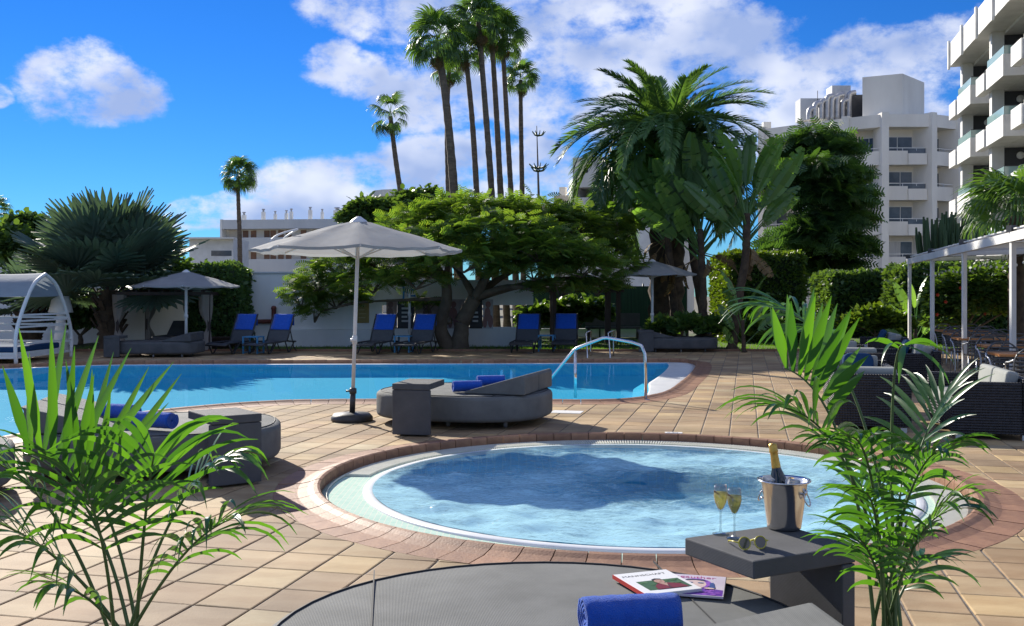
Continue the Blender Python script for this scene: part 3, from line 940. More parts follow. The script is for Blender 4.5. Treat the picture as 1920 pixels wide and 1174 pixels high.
def parasol(loc, lean, label, rad, ztip, zapex, base=True, sides=8, turn=0.0, pole_r=0.024, strap=False):
    r = root('parasol', loc, 0, label, 'parasol', 'pale grey canvas parasols')
    lx, ly = lean
    at_ = lambda z: (lx * z / zapex, ly * z / zapex, z)
    m = MB(); m.tube([at_(0.35 if base else 0.0), at_(zapex - .05)], pole_r, 12); pole = m.build('pole', MT['pole_white'], r, True)
    j = MB(); j.tube([at_(.98), at_(1.08)], pole_r * 1.35, 12); j.tube([(at_(1.03)[0] - .05, ly * .4 - .02, 1.03), (at_(1.03)[0] + .02, ly * .4 - .02, 1.03)], .022, 10)
    j.build('tilt_joint', MT['pole_white'], pole, True)
    # canopy: panels sag between the ribs
    ns, nr_ = 6, 8
    V = []; n = sides * ns
    for a in range(nr_ + 1):
        t_ = a / nr_
        for k in range(n):
            th = turn + 2 * math.pi * k / n
            fr_ = (k % ns) / ns; sag = math.sin(math.pi * fr_)
            edge = math.cos(math.pi / sides) / math.cos((fr_ - .5) * 2 * math.pi / sides)
            rr = rad * t_ * edge * (1 - 0.02 * sag * t_)
            z = zapex - (zapex - ztip) * (t_ ** 1.12) - 0.045 * sag * t_ * (1 - t_ * 0.4) + 0.006 * math.sin(k * 3.3 + a * 1.7)
            V.append((lx * z / zapex + rr * math.cos(th), ly * z / zapex + rr * math.sin(th), z))
    hem = len(V)
    for k in range(n):
        x, y, z = V[nr_ * n + k]; V.append((x, y, z - 0.035))
    Fc = [(a * n + k, a * n + (k + 1) % n, (a + 1) * n + (k + 1) % n, (a + 1) * n + k) for a in range(nr_ + 1) for k in range(n)]
    canopy = put('canopy', mesh('canopy', V, Fc, MT['parasol'], True), r)
    es = canopy.modifiers.new('split', 'EDGE_SPLIT'); es.split_angle = R(50)
    cap = MB(); cap.lathe([(0.0, zapex + .05), (.03, zapex + .045), (.10, zapex - .005), (.12, zapex - .03)], 12, (lx, ly, 0)); cap.build('finial', MT['pole_white'], canopy, True)
    for k in range(sides):
        th = turn + 2 * math.pi * k / sides
        tip = Vector((at_(ztip)[0] + rad * math.cos(th), at_(ztip)[1] + rad * math.sin(th), ztip - .015))
        rb = MB(); rb.bar((at_(zapex)[0], at_(zapex)[1], zapex - .05), tip, .018, .022)
        hub = Vector(at_(ztip - .12)); rb.bar(hub, Vector((at_(zapex)[0], at_(zapex)[1], zapex - .05)).lerp(tip, .5), .012, .016)
        rb.build('rib', MT['pole_white'], r)
    if strap:
        pts = []
        for k in range(13):
            t_ = k / 12; th = math.pi * (0.93 + 0.12 * math.sin(t_ * 4)); rr = rad * (0.52 + .26 * abs(t_ - .5) * 2 + .1 * t_)
            zz = zapex - (zapex - ztip) * (rr / rad) ** 1.12
            pts.append((lx + rr * math.cos(th) + .02, ly - .45 * (t_ - .2) * 1.4, zz + .02 + .05 * math.sin(math.pi * t_)))
        MB().tube(pts, .012, 6).build('strap', MT['pole_white'], canopy, True)
    if base:
        b = MB(); b.lathe([(0, 0), (.255, 0), (.265, .012), (.265, .05), (.225, .095), (.05, .108), (.04, .108)], 40)
        b.build('base', MT['black_plastic'], r, True)
        s_ = MB(); s_.tube([at_(.10), at_(.36)], .036, 14); s_.lathe([(.03, .34), (.047, .35), (.047, .41), (.03, .42)], 16, (at_(.38)[0], at_(.38)[1], 0))
        s_.tube([(at_(.37)[0] - .09, 0, .38), (at_(.37)[0], 0, .38)], .012, 8)
        s_.build('socket', MT['black_plastic'], r, True)
    return r

# ---- daybed we stand beside, with its table
db1 = daybed((0.13, 3.56, 0), R(7), 'charcoal daybed with magazines and a rolled blue towel on its flat top', 1, 2.08, 2.08, 2.05, heads=())
w = MB(); wedge(w, 0.30, .93, -.50, -.14, .405, .13); w.build('backrest', MT['daybed'], db1, bevel=.02)
TX, TY, TA = 1.045, 4.12, R(28)
t1 = root('side_table', (TX, TY, 0), TA, 'charcoal side table carrying the champagne bucket and two glasses', 'side table', 'upholstered side tables by the daybeds')
MB().box((0, 0, .565), (.53, .42, .07)).build('top', MT['daybed_dark'], t1, bevel=.006)
MB().box((.228, 0, .273), (.07, .418, .508)).build('panel', MT['daybed_dark'], t1, bevel=.006)
MB().box((.08, 0, .03), (.22, .34, .028)).build('foot', MT['black_plastic'], t1, bevel=.004)
ZT = .60
# champagne bucket
bx_, by_, _ = gp(1470, 991, ZT)
bk = root('champagne_bucket', (bx_, by_, ZT), R(-35), 'polished steel champagne bucket with ring handles on the side table', 'ice bucket')
pb = MB(); pb.lathe([(0, .002), (.066, .002), (.071, .006), (.073, .02), (.098, .198), (.108, .203), (.113, .207), (.112, .212), (.104, .211), (.095, .204), (.069, .02), (0, .016)], 48)
pb.build('pail', MT['steel'], bk, True)
for s in (-1, 1):
    q = MB(); c0 = (s * .097, 0, .135)
    q.tube([(c0[0] + s * (.004 - .010 * math.cos(a)), .026 * math.sin(a), c0[2] + .026 * math.cos(a)) for a in np.linspace(0, 2 * math.pi, 21)], .003, 6, cap=False)
    q.box((s * .0925, 0, .163), (.012, .022, .018))
    q.build('handle', MT['steel'], bk, True)
ICE, it, ib = nt('ice'); ib.inputs['Base Color'].default_value = (0.92, 0.95, 0.97, 1); ib.inputs['Transmission Weight'].default_value = 0.55
ib.inputs['Roughness'].default_value = 0.25; ib.inputs['IOR'].default_value = 1.31
for i_, (x, y, rz, rx, lab) in enumerate(((-.060, .012, .5, .35, 'clear ice cube against the bucket rim towards the flutes'), (.022, -.052, .15, -.2, 'clear ice cube in front of the bottle neck'),
                               (-.012, .052, .9, .2, 'clear ice cube behind the bottle neck'))):
    ic = MB().box((0, 0, 0), (.052, .046, .044)).build('ice_cube', ICE, None, bevel=.006)
    cr_, sr_ = math.cos(R(-35)) * 1, math.sin(R(-35))
    ic.location = (bx_ + x, by_ + y, ZT + .198); ic.rotation_euler = (rx, .2 * i_, rz)
    tag(ic, lab, 'ice cube', 'ice cubes in the bucket')
bo = root('champagne_bottle', (bx_ + .006, by_ + .008, ZT + .022), 0, 'dark champagne bottle with gold foil neck standing in the bucket', 'bottle')
bo.rotation_euler = (R(-4), R(-8), 0)
BOT = mat('dark_green_glass', (0.008, 0.016, 0.022), 0.08, spec=0.8)
GOLD = mat('gold_foil', (0.72, 0.47, 0.12), 0.32, (0.55, 0.33, 0.07), 40, metal=1.0, bump=0.5, bscale=160)
MB().lathe([(0, 0), (.040, 0), (.043, .006), (.043, .15), (.040, .175), (.026, .215), (.0195, .235), (.0185, .25)], 28).build('glass_body', BOT, bo, True)
MB().lathe([(.0195, .222), (.0192, .25), (.0165, .29), (.0165, .302), (.0195, .306), (.0195, .312), (.0175, .317), (.0185, .333), (.015, .342), (0, .344)], 24).build('gold_foil', GOLD, bo, True)
LBL = mat('bottle_label', (0.02, 0.035, 0.10), 0.5)
MB().lathe([(.0437, .05), (.0437, .13)], 28).build('label', LBL, bo, True)
# flutes
def thin_glass(name, tint_, refl, body=None, bw=0.0):
    m, t, b = nt(name); N, L = t.nodes, t.links
    tr = N.new('ShaderNodeBsdfTransparent'); tr.inputs['Color'].default_value = c4(tint_)
    gl = N.new('ShaderNodeBsdfGlossy'); gl.inputs['Roughness'].default_value = 0.03
    lw = N.new('ShaderNodeLayerWeight'); lw.inputs['Blend'].default_value = 0.5
    pw = N.new('ShaderNodeMath'); pw.operation = 'POWER'; pw.inputs[1].default_value = 3.0; L.new(lw.outputs['Facing'], pw.inputs[0])
    pm = N.new('ShaderNodeMath'); pm.operation = 'MULTIPLY_ADD'; pm.inputs[1].default_value = refl * 2.2; pm.inputs[2].default_value = 0.09; L.new(pw.outputs[0], pm.inputs[0])
    src = tr
    if body:
        tl = N.new('ShaderNodeBsdfTranslucent'); tl.inputs['Color'].default_value = c4(body)
        m1 = N.new('ShaderNodeMixShader'); m1.inputs[0].default_value = bw
        L.new(tr.outputs[0], m1.inputs[1]); L.new(tl.outputs[0], m1.inputs[2]); src = m1
    ms = N.new('ShaderNodeMixShader'); L.new(pm.outputs[0], ms.inputs[0]); L.new(src.outputs[0], ms.inputs[1]); L.new(gl.outputs[0], ms.inputs[2])
    L.new(ms.outputs[0], N['Material Output'].inputs['Surface'])
    return m
GL = thin_glass('clear_glass', (0.86, 0.89, 0.90), 0.36)
WINE = thin_glass('sparkling_wine', (0.92, 0.84, 0.45), 0.15, (0.85, 0.76, 0.30), 0.45)
CIN = mat('red_garnish', (0.28, 0.03, 0.015), 0.5)
for px, py, lab in ((1351, 1002, 'tall champagne flute of sparkling wine farther from the sunglasses'), (1377, 1010, 'champagne flute of sparkling wine right beside the sunglasses')):
    x, y, _ = gp(px, py, ZT)
    fl = root('champagne_glass', (x, y, ZT), 0, lab, 'glass', 'champagne flutes on the side table')
    MB().lathe([(0, .0015), (.033, .0015), (.034, .003), (.020, .006), (.006, .012), (.0042, .03), (.004, .085), (.0055, .096)], 28).build('stem', GL, fl, True)
    MB().lathe([(.0055, .096), (.012, .108), (.024, .135), (.0298, .160), (.0285, .182), (.0255, .207), (.0248, .207), (.0278, .182), (.029, .160), (.0232, .135), (.011, .110), (0, .101)], 28).build('bowl', GL, fl, True)
    MB().lathe([(0, .1025), (.0105, .1105), (.0225, .1352), (.0283, .160), (.0277, .176), (0, .176)], 24).build('wine', WINE, fl, True)
    MB().tube([(-.026, .002, .182), (-.006, -.004, .166)], .0032, 6).build('garnish', CIN, fl, True)
# sunglasses
sx_, sy_, _ = gp(1411, 1030, ZT)
sg = root('sunglasses', (sx_, sy_, ZT), R(14), 'round yellow sunglasses with dark lenses lying on the side table', 'sunglasses')
YEL = mat('yellow_acetate', (0.62, 0.52, 0.06), 0.3)
LENS = mat('dark_lens', (0.012, 0.014, 0.012), 0.06, spec=0.9)
fm_ = MB()
def lens_ring(cx): return [(cx + .0245 * math.cos(a), 0.006 * math.sin(a), .0255 + .023 * math.sin(a)) for a in np.linspace(0, 2 * math.pi, 25)]
for cx in (-.034, .034): fm_.tube(lens_ring(cx), .0027, 6, cap=False)
fm_.tube([(-.011, .002, .031), (0, .003, .035), (.011, .002, .031)], .0025, 6)
for s in (-1, 1): fm_.tube([(s * .058, .0, .030), (s * .067, .001, .031)], .003, 6)
fm_.build('frame', YEL, sg, True)
for cx in (-.034, .034):
    m = MB(); P_ = lens_ring(cx)[:-1]
    m.add([(p[0], p[1] - .0006, p[2]) for p in P_], [tuple(range(len(P_)))]); m.add([(p[0], p[1] + .0010, p[2]) for p in P_], [tuple(range(len(P_)))[::-1]])
    m.build('lens', LENS, sg)
for s in (-1, 1):
    MB().tube([(s * .067, .001, .031), (s * .066, .045, .026), (s * .058, .09, .017), (s * .045, .118, .004)], .0027, 6).build('temple', YEL, sg, True)

# magazines
def flat_print(name, parent, z, pieces, w, h):
    """ink on a cover: each piece = (colour, polygon in 0..1 cover units)"""
    mats = {}
    for k, (c, poly) in enumerate(pieces):
        key = tuple(c)
        if key not in mats: mats[key] = mat('ink_%d' % len(bpy.data.materials), c, 0.35)
    bycol = {}
    for k, (c, poly) in enumerate(pieces):
        bycol.setdefault(tuple(c), []).append((k, poly))
    for c, pl in bycol.items():
        m = MB()
        for k, poly in pl:
            m.add([((x - .5) * w, (y - .5) * h, z + .00012 * (k + 1)) for x, y in poly], [tuple(range(len(poly)))])
        m.build(name, mats[c], parent)

def text(body, parent, loc, size, m, rz=0, xs=1.0, rot=None, name='lettering', ext=0.0002, shear=0):
    cu = bpy.data.curves.new(name, 'FONT'); cu.body = body; cu.size = size; cu.extrude = ext; cu.shear = shear
    o = bpy.data.objects.new('tmp', cu); COL.objects.link(o)
    dg = bpy.context.evaluated_depsgraph_get()
    me = bpy.data.meshes.new_from_object(o.evaluated_get(dg)); bpy.data.objects.remove(o)
    me.materials.clear(); me.materials.append(m); me.name = name
    q = put(name, me, parent, loc, rot or (0, 0, rz), (xs, 1, 1))
    return q

def ell(cx, cy, rx, ry, n=16, a0=0): return [(cx + rx * math.cos(a0 + 2 * math.pi * k / n), cy + ry * math.sin(a0 + 2 * math.pi * k / n)) for k in range(n)]
PAPER = mat('paper', (0.78, 0.78, 0.77), 0.4, (0.72, 0.72, 0.72), 3)
ZB = .412
mg = root('magazine', (*gp(1231, 1091, ZB + .02)[:2], ZB + .006), R(20), 'white magazine with red spine and a man in a red jacket on its cover', 'magazine')
MW, MH = .25, .30
MB().box((0, 0, .008), (MW, MH, .016)).build('cover', PAPER, mg, bevel=.002)
MB().box((-MW / 2 - .0008, 0, .008), (.0022, MH - .001, .0164)).build('spine', mat('red_spine', (0.62, 0.04, 0.03), 0.4), mg)
gr, gr2, rd, sk, hr, dk = (.05, .12, .04), (.09, .19, .06), (.20, .015, .02), (.50, .30, .22), (.02, .015, .012), (.10, .02, .02)
pcs = [(gr, [(.16, .14), (.92, .14), (.92, .56), (.16, .56)])]
pcs += [(gr2, ell(random.uniform(.2, .88), random.uniform(.34, .53), .045, .025, 7)) for _ in range(14)]
pcs += [(rd, [(.30, .14), (.86, .14), (.80, .30), (.64, .38), (.44, .38), (.34, .28)]), (dk, [(.52, .14), (.57, .14), (.60, .36), (.56, .36)]),
        (sk, [(.47, .38), (.61, .38), (.55, .24)]), (sk, ell(.53, .47, .085, .095)), (hr, [(.44, .52), (.45, .58), (.53, .61), (.61, .58), (.62, .52), (.53, .555)]),
        (hr, [(.475, .485), (.505, .485), (.505, .493), (.475, .493)]), (hr, [(.555, .485), (.585, .485), (.585, .493), (.555, .493)]), (rd, [(.50, .425), (.56, .425), (.555, .435), (.505, .435)])]
flat_print('cover_print', mg, .0162, pcs, MW, MH)
INK = mat('black_ink', (0.02, 0.02, 0.022), 0.4)
text('MANNSCHAFT', mg, (-MW / 2 + .018, MH / 2 - .062, .0163), .030, INK, xs=1.0)
mg2 = root('magazine', (*gp(1305, 1101, ZB)[:2], ZB + .001), R(-14), 'purple fashion magazine with a painted face, half under the white one', 'magazine')
M2W, M2H = .23, .29
MB().box((0, 0, .0045), (M2W, M2H, .009)).build('cover', mat('lilac_cover', (0.55, 0.48, 0.58), 0.35, (0.62, 0.58, 0.64), 4), mg2, bevel=.001)
MB().box((M2W / 2 + .0006, 0, .0045), (.002, M2H, .0094)).build('spine', MT['seam'], mg2)
pu, pu2, pk, fa, bl = (.14, .03, .36), (.28, .08, .50), (.55, .06, .28), (.66, .50, .46), (.02, .02, .05)
pcs = [(pu, [(.02, .02), (.98, .02), (.98, .30), (.70, .36), (.40, .30), (.02, .36)])] + [(pu2, ell(random.uniform(.1, .9), random.uniform(.05, .28), .05, .035, 7)) for _ in range(12)]
pcs += [(pu2, ell(.50, .56, .27, .24)), (fa, ell(.48, .52, .20, .22)), (bl, [(.26, .66), (.34, .76), (.62, .76), (.70, .66), (.48, .71)]), (bl, ell(.39, .57, .055, .022)), (bl, ell(.58, .57, .055, .022)),
        ((.10, .20, .42), ell(.39, .59, .06, .012)), ((.10, .20, .42), ell(.58, .59, .06, .012)), (pk, ell(.47, .41, .06, .022)), ((.04, .08, .26), [(.74, .36), (.84, .36), (.80, .62), (.74, .60)]), (fa, ell(.74, .33, .09, .035))]
flat_print('cover_print', mg2, .0093, pcs, M2W, M2H)
PINK = mat('magenta_ink', (0.42, 0.03, 0.20), 0.4)
text('agauther', mg2, (-M2W / 2 + .022, M2H / 2 - .05, .0094), .046, PINK, xs=1.05)

towel_roll((.412, 3.53, .487), R(8), 'plump rolled blue towel beside the magazines on the charcoal daybed', .34, .075)
towel_roll((0.055, 2.98, .484), R(80), 'rolled blue towel on the charcoal daybed, away from the magazines', .40, .075)

# ---- daybed beside the big parasol
db2 = daybed((-0.60, 12.95, 0), R(-17), 'charcoal daybed with two rolled towels beside the big white-poled parasol', 1, 2.2, 1.9, 2.5)
ctable((-1.14, 11.50, 0), R(-10), 'dark side table pushed over the daybed by the big parasol', .70, .44)
towel_roll((*gp(876, 737, .40)[:2], .486), R(12), 'rolled blue towel low on the wedge by the big parasol', .36, .072)
towel_roll((*gp(920, 726, .42)[:2], .505), R(12), 'rolled blue towel by the big parasol, on the pool side of its twin', .36, .072)
PBX, PBY, _ = gp(660, 789)
parasol((PBX, PBY, 0), (0.085, 0.0), 'big pale grey parasol on a white pole with round black base', 1.34, 2.19, 2.56, True, 8, R(10), strap=True)
# ---- daybed at the left, half behind the potted palm
db3 = daybed((-3.32, 9.50, 0), R(11), 'charcoal daybed half behind the potted palm, two rolled towels on it', -1, 2.25, 1.9, 2.5)
ctable((-2.32, 8.50, 0), R(36), 'dark side table at the foot of the daybed behind the potted palm', .58, .44)
towel_roll((*gp(290, 800, .44)[:2], .50), R(-20), 'rolled blue towel at the lower end of the wedge behind the potted palm', .38, .075)
towel_roll((*gp(222, 787, .46)[:2], .535), R(-20), 'rolled blue towel higher on the wedge behind the potted palm', .38, .075)
db3b = daybed((-5.05, 7.9, 0), R(20), 'charcoal daybed at the pool edge, mostly hidden by palm leaves', -1, 2.1, 1.4, 3.0)

# ---- stainless rails
hr_ = root('handrail', (0, 0, 0), 0, 'polished steel handrail stepping down into the swimming pool', 'handrail')
A = Vector(gp(1211, 750))
rail = [A + Vector((0, 0, .02)), A + Vector((-.01, 0, .70)), A + Vector((-.06, .04, .83)), A + Vector((-.20, .12, .88)), Vector((1.50, 16.0, .93)), Vector((1.44, 16.05, .925)), Vector((1.06, 16.3, .76)), Vector((1.0, 16.34, .72)), Vector((.66, 16.6, .27)), Vector((.45, 16.75, 0.0)), Vector((.42, 16.77, -.12))]
MB().tube(rail, .024, 12).build('rail', MT['steel'], hr_, True)
MB().tube([Vector((1.02, 16.33, .70)), Vector((1.02, 16.33, -.05))], .024, 12).build('post', MT['steel'], hr_, True)
MB().lathe([(0, .012), (.055, .012), (.06, .006), (.06, 0)], 20, tuple(A)).build('floor_flange', MT['steel'], hr_, True)
ld = root('pool_ladder', (0, 0, 0), 0, 'chrome pool ladder with two hooped rails at the pool edge by the loungers', 'ladder')
for px in (1103, 1146):
    fx, fy, _ = gp(px + 5, 668); fy2 = fy - 1.0
    fx2 = (px - 960) / F * fy2
    pts = [(fx, fy + .1, 0.0), (fx, fy + .1, .45), (fx, fy + .06, .60), (fx, fy - .08, .67), (fx2, fy - .24, .62), (fx2, fy - .36, .48), (fx2, fy2 + .2, -.1), (fx2, fy2 + .2, -.9)]
    MB().tube(arc_path(pts, 3), .021, 10).build('rail', MT['steel'], ld, True)
for z in (-.25, -.55, -.85):
    fy2 = gp(1105, 668)[1] - .8
    MB().box(((1125 - 960) / F * fy2, fy2, z), (.5, .09, .03)).build('step', MT['steel'], ld)
# drain cover and depth plate in the paving
dr = MB().box((0, 0, .003), (.42, .32, .006)).build('drain_cover', MT['white'], None, loc=gp(1063, 773), rot=(0, 0, -ua))
tag(dr, 'pale square drain cover in the paving behind the daybed head', 'drain cover')
dp = root('depth_plate', gp(1263, 812), R(-8), 'small white depth plate on the paving by the whirlpool edge', 'plate')
MB().box((0, 0, .003), (.20, .10, .006)).build('tile', MT['white'], dp)
text('0,90', dp, (-.075, -.028, .0065), .075, mat('blue_ink', (.02, .05, .16), .4))
ch = root('drain_channel', (5.35, 9.3, 0), R(-13), 'narrow pale drain channel running along the paving by the wicker sofa', 'drain')
MB().box((0, 0, .003), (.16, 4.6, .006)).build('frame', MT['grate'], ch)
for k in range(46): MB().box((0, -2.25 + k * .1, .0075), (.13, .07, .005)).build('slat', MT['rim'], ch) if k == 0 else put('slat', bpy.data.meshes['slat'], ch, (0, k * .1, 0))
# ================================================================ plants
def strip_leaf(pts, widths, side, fold=0.25, nrm=None):
    """blade along pts; three vertices across, folded along the midrib. returns verts, quads"""
    v, f = [], []
    for p, w, s_, n_ in zip(pts, widths, side, nrm):
        v += [p - s_ * w + n_ * (w * fold), p, p + s_ * w + n_ * (w * fold)]
    for i in range(len(pts) - 1):
        a = 3 * i
        f += [(a, a + 1, a + 4, a + 3), (a + 1, a + 2, a + 5, a + 4)]
    return v, f

def kentia_frond(parent, p0, p1, p2, pairs, llen, lw, rg, start=0.42, droop=0.5, up=0.0, name='frond'):
    """arching frond: stalk p0-p2 (control p1), long leaflets on both sides of its outer part"""
    path = bez(p0, p1, p2, 26)
    rad = [0.0062 * (1 - 0.8 * i / 25) + 0.0011 for i in range(26)]
    m = MB(); m.tube(path, rad, 7)
    st = m.build('frond_stalk', L_['petiole'], None, True)
    v, f = [], []
    for k in range(pairs):
        t_ = start + (1 - start) * (k + 0.5) / pairs
        x = t_ * 25; i = min(int(x), 24); fr_ = x - i
        p = path[i].lerp(path[i + 1], fr_)
        tg = (path[i + 1] - path[i]).normalized()
        wv_ = tg.cross(Vector((0, 0, 1)))
        if wv_.length < .2: wv_ = Vector((1, 0, 0))
        wv_.normalize(); upn = wv_.cross(tg).normalized()
        prof = math.sin(math.pi * (0.18 + 0.74 * k / pairs)) ** 0.7
        for s in (-1, 1):
            ln = llen * prof * rg.uniform(.88, 1.1)
            ang_ = R(62 - 40 * k / pairs) + rg.normal(0, .07)
            d = (tg * math.cos(ang_) + wv_ * (s * math.sin(ang_)) + upn * (0.12 + up + rg.normal(0, .10))).normalized()
            pts, dd = [p.copy()], d.copy()
            ns_ = 8
            dr_ = droop * rg.uniform(.6, 1.35)
            for q in range(ns_):
                dd = (dd + Vector((0, 0, -1)) * (dr_ * (0.06 + 0.34 * (q / ns_) ** 1.5))).normalized()
                pts.append(pts[-1] + dd * (ln / ns_))
            wd = [lw * rg.uniform(.9, 1.1) * (0.28 + 1.0 * (q / ns_) ** .6) if q < 3 else lw * (1 - ((q - 3) / (ns_ - 3)) ** 1.7) + .0006 for q in range(ns_ + 1)]
            sd, nm = [], []
            for q in range(ns_ + 1):
                tq = (pts[min(q + 1, ns_)] - pts[max(q - 1, 0)]).normalized()
                sv = tq.cross(upn)
                if up > 1: sv = tg - tq * tg.dot(tq) + wv_ * (.25 * s)
                if sv.length < .05: sv = wv_.copy()
                sv.normalize(); sd.append(sv); nm.append(sv.cross(tq).normalized())
            a, b = strip_leaf(pts, wd, sd, 0.3, nm)
            o = len(v); v += a; f += [tuple(o + z for z in q) for q in b]
    fr_o = put(name, mesh(name, v, f, L_['kentia'], True), parent)
    st.parent = fr_o
    return fr_o

def potted_kentia(base, fronds, label, seed):
    rg = np.random.default_rng(seed)
    r = root('kentia_palm', (base[0], base[1], 0), 0, label, 'potted palm', 'potted kentia palms')
    pot = MB(); pot.lathe([(0, .0), (.125, .0), (.13, .01), (.165, .36), (.175, .37), (.175, .40), (.155, .40), (.15, .35), (0, .35)], 32)
    po = pot.build('pot', MT['black_plastic'], r, True)
    MB().lathe([(.152, .355), (.08, .372), (0, .368)], 20).build('soil', MT['soil'], po, True)
    b = Vector((base[0], base[1], 0))
    for (cx, cy, cd), (tx, ty, td), pairs, ll, start, droop, up in fronds:
        off = Vector((rg.normal(0, .035), rg.normal(0, .035), .36))
        p1 = Vector(at(cx, cy, base[1] + cd)) - b; p2 = Vector(at(tx, ty, base[1] + td)) - b
        p1 = p1 * 1.0
        kentia_frond(r, off, p1, p2, int(pairs * (1.3 if up < .3 else 1.1)), ll * 1.2, .0098 if up < .3 else .0175, rg, start, droop, up)
    return r

# pixel of the bend and of the tip, with their depth in front of (-) or behind (+) the pot
LB = ((238 - CX) / F * 3.3, 3.3)
potted_kentia(LB, [
    ((205, 900, .02), (45, 850, .05), 7, .43, .50, .05, 1.7),
    ((225, 930, .1), (140, 880, .15), 4, .40, .62, .05, 1.7),
    ((120, 880, .0), (-60, 850, -.15), 13, .36, .42, .75, .05),
    ((130, 1000, -.1), (-70, 960, -.25), 13, .34, .42, .85, .05),
    ((310, 910, .05), (420, 865, .1), 10, .26, .52, 1.0, .05),
    ((330, 1010, -.1), (430, 975, -.2), 11, .28, .46, 1.0, .05),
    ((270, 930, -.15), (290, 850, -.2), 9, .30, .48, .8, .1),
    
    ((205, 980, -.2), (150, 905, -.3), 9, .32, .5, .9, .1),
    ((190, 1110, -.1), (110, 1100, -.2), 6, .20, .55, .9, .05)],
    'potted kentia palm with sunlit upright leaflets screening a charcoal daybed', 3)
RB = ((1672 - CX) / F * 3.3, 3.3)
potted_kentia(RB, [
    ((1615, 735, .0), (1470, 690, .05), 8, .27, .66, .08, 1.3),
    ((1650, 600, .25), (1440, 575, .5), 13, .24, .70, .95, .05),
    ((1655, 600, .05), (1700, 650, -.1), 3, .17, .80, 1.1, .05),
    ((1695, 850, .0), (1770, 750, .1), 9, .22, .60, .5, .2),
    ((1620, 790, .0), (1470, 765, -.1), 12, .28, .56, .8, .08),
    ((1650, 840, -.15), (1600, 820, -.3), 9, .17, .58, 1.0, .05),
    ((1700, 865, -.1), (1755, 850, -.2), 10, .22, .58, 1.0, .05),
    ((1655, 950, -.15), (1625, 925, -.3), 9, .16, .52, .9, .05),
    ((1700, 980, -.1), (1775, 960, -.15), 10, .26, .52, .95, .05),
    ((1650, 1040, -.1), (1610, 1010, -.2), 9, .19, .54, .9, .05),
    ((1655, 1100, -.05), (1690, 1030, -.1), 7, .20, .55, .9, .05),
    ((1690, 1090, .1), (1730, 1050, .2), 7, .20, .55, .9, .05),
    ((1650, 1000, .1), (1610, 900, .2), 8, .19, .6, .8, .1),
    ((1680, 930, .25), (1700, 850, .4), 8, .20, .6, .8, .1)],
    'potted kentia palm in front of the champagne table', 8)

# ---- fan palms
def fan_leaf(name, mat_, segs, spread, pet, blade, split, droop, wid, seed, cup=0.25):
    """petiole along +y then a pleated fan; shared by every leaf of its kind"""
    rg = np.random.default_rng(seed)
    v, f = [], []
    pw = blade * 0.018
    for k in range(5):
        t_ = k / 4; z = 0.05 * pet * math.sin(math.pi * t_)
        v += [(-pw * (1.6 - .7 * t_), pet * t_, z), (pw * (1.6 - .7 * t_), pet * t_, z)]
    f += [(2 * k, 2 * k + 1, 2 * k + 3, 2 * k + 2) for k in range(4)]
    for s in range(segs):
        u = (s + .5) / segs * 2 - 1
        a = u * R(spread / 2)
        L0 = blade * (1 - 0.30 * abs(u) ** 1.6) * rg.uniform(.93, 1.05)
        da = R(spread) / segs / 2
        zz = -cup * blade
        def pt(rad, aa, dz): return (rad * math.sin(aa), pet + rad * math.cos(aa), dz + cup * blade * (abs(aa) / R(180)) * rad / blade)
        dr_ = droop * rg.uniform(.6, 1.4)
        rs = [0.0, split, split + (1 - split) * .5, 1.0]
        wds = [0.25, 1.0, 0.75 * wid, 0.06]
        b = len(v)
        for rr, ww in zip(rs, wds):
            rad = rr * L0
            q = max(0, rr - split * .8) / (1 - split * .8)
            dz = -dr_ * blade * q ** 2
            rad *= (1 - 0.25 * min(1, dr_) * q ** 2)
            hw = da * ww
            v += [pt(rad, a - hw, dz + 0.0), pt(rad, a, dz + rad * da * .45 * (1 - rr * .5)), pt(rad, a + hw, dz)]
        for k in range(3):
            o = b + 3 * k
            f += [(o, o + 1, o + 4, o + 3), (o + 1, o + 2, o + 5, o + 4)]
    return mesh(name, v, f, mat_)

FAN = [fan_leaf('palm_leaf', L_['fan'], 26, 250, .85, .80, .50, .62, .8, k) for k in range(3)]
BIS = [fan_leaf('palm_leaf', L_['bismarck'], 32, 300, 1.15, 1.25, .60, .06, 1.0, k + 5, .22) for k in range(3)]
DRYFAN = fan_leaf('palm_leaf', L_['dry'], 22, 200, .7, .65, .4, .9, .7, 9)

def leaf_rot(az_, el_, roll=0.0):
    d = Vector((math.cos(el_) * math.cos(az_), math.cos(el_) * math.sin(az_), math.sin(el_)))
    x = d.cross(Vector((0, 0, 1))).normalized() if abs(d.z) < .999 else Vector((1, 0, 0))
    z = x.cross(d)
    M_ = Matrix((x, d, z)).transposed()
    return (M_ @ Matrix.Rotation(roll, 3, 'Y')).to_euler()

def trunk_mesh(path, r0, r1, flare=1.0, rings_=40, n=12, amp=0.05, seed=0):
    rg = np.random.default_rng(seed)
    m = MB(); pts = arc_path(path, 12) if len(path) > 2 else [Vector(path[0]).lerp(Vector(path[1]), k / rings_) for k in range(rings_ + 1)]
    N_ = len(pts); rr = []
    for i in range(N_):
        t_ = i / (N_ - 1)
        r = r0 + (r1 - r0) * t_
        r *= 1 + (flare - 1) * max(0, 1 - t_ * 9) ** 2
        rr.append(r * (1 + amp * ((i % 2) * 2 - 1) * .5 + rg.normal(0, amp * .3)))
    m.tube(pts, rr, n)
    return m

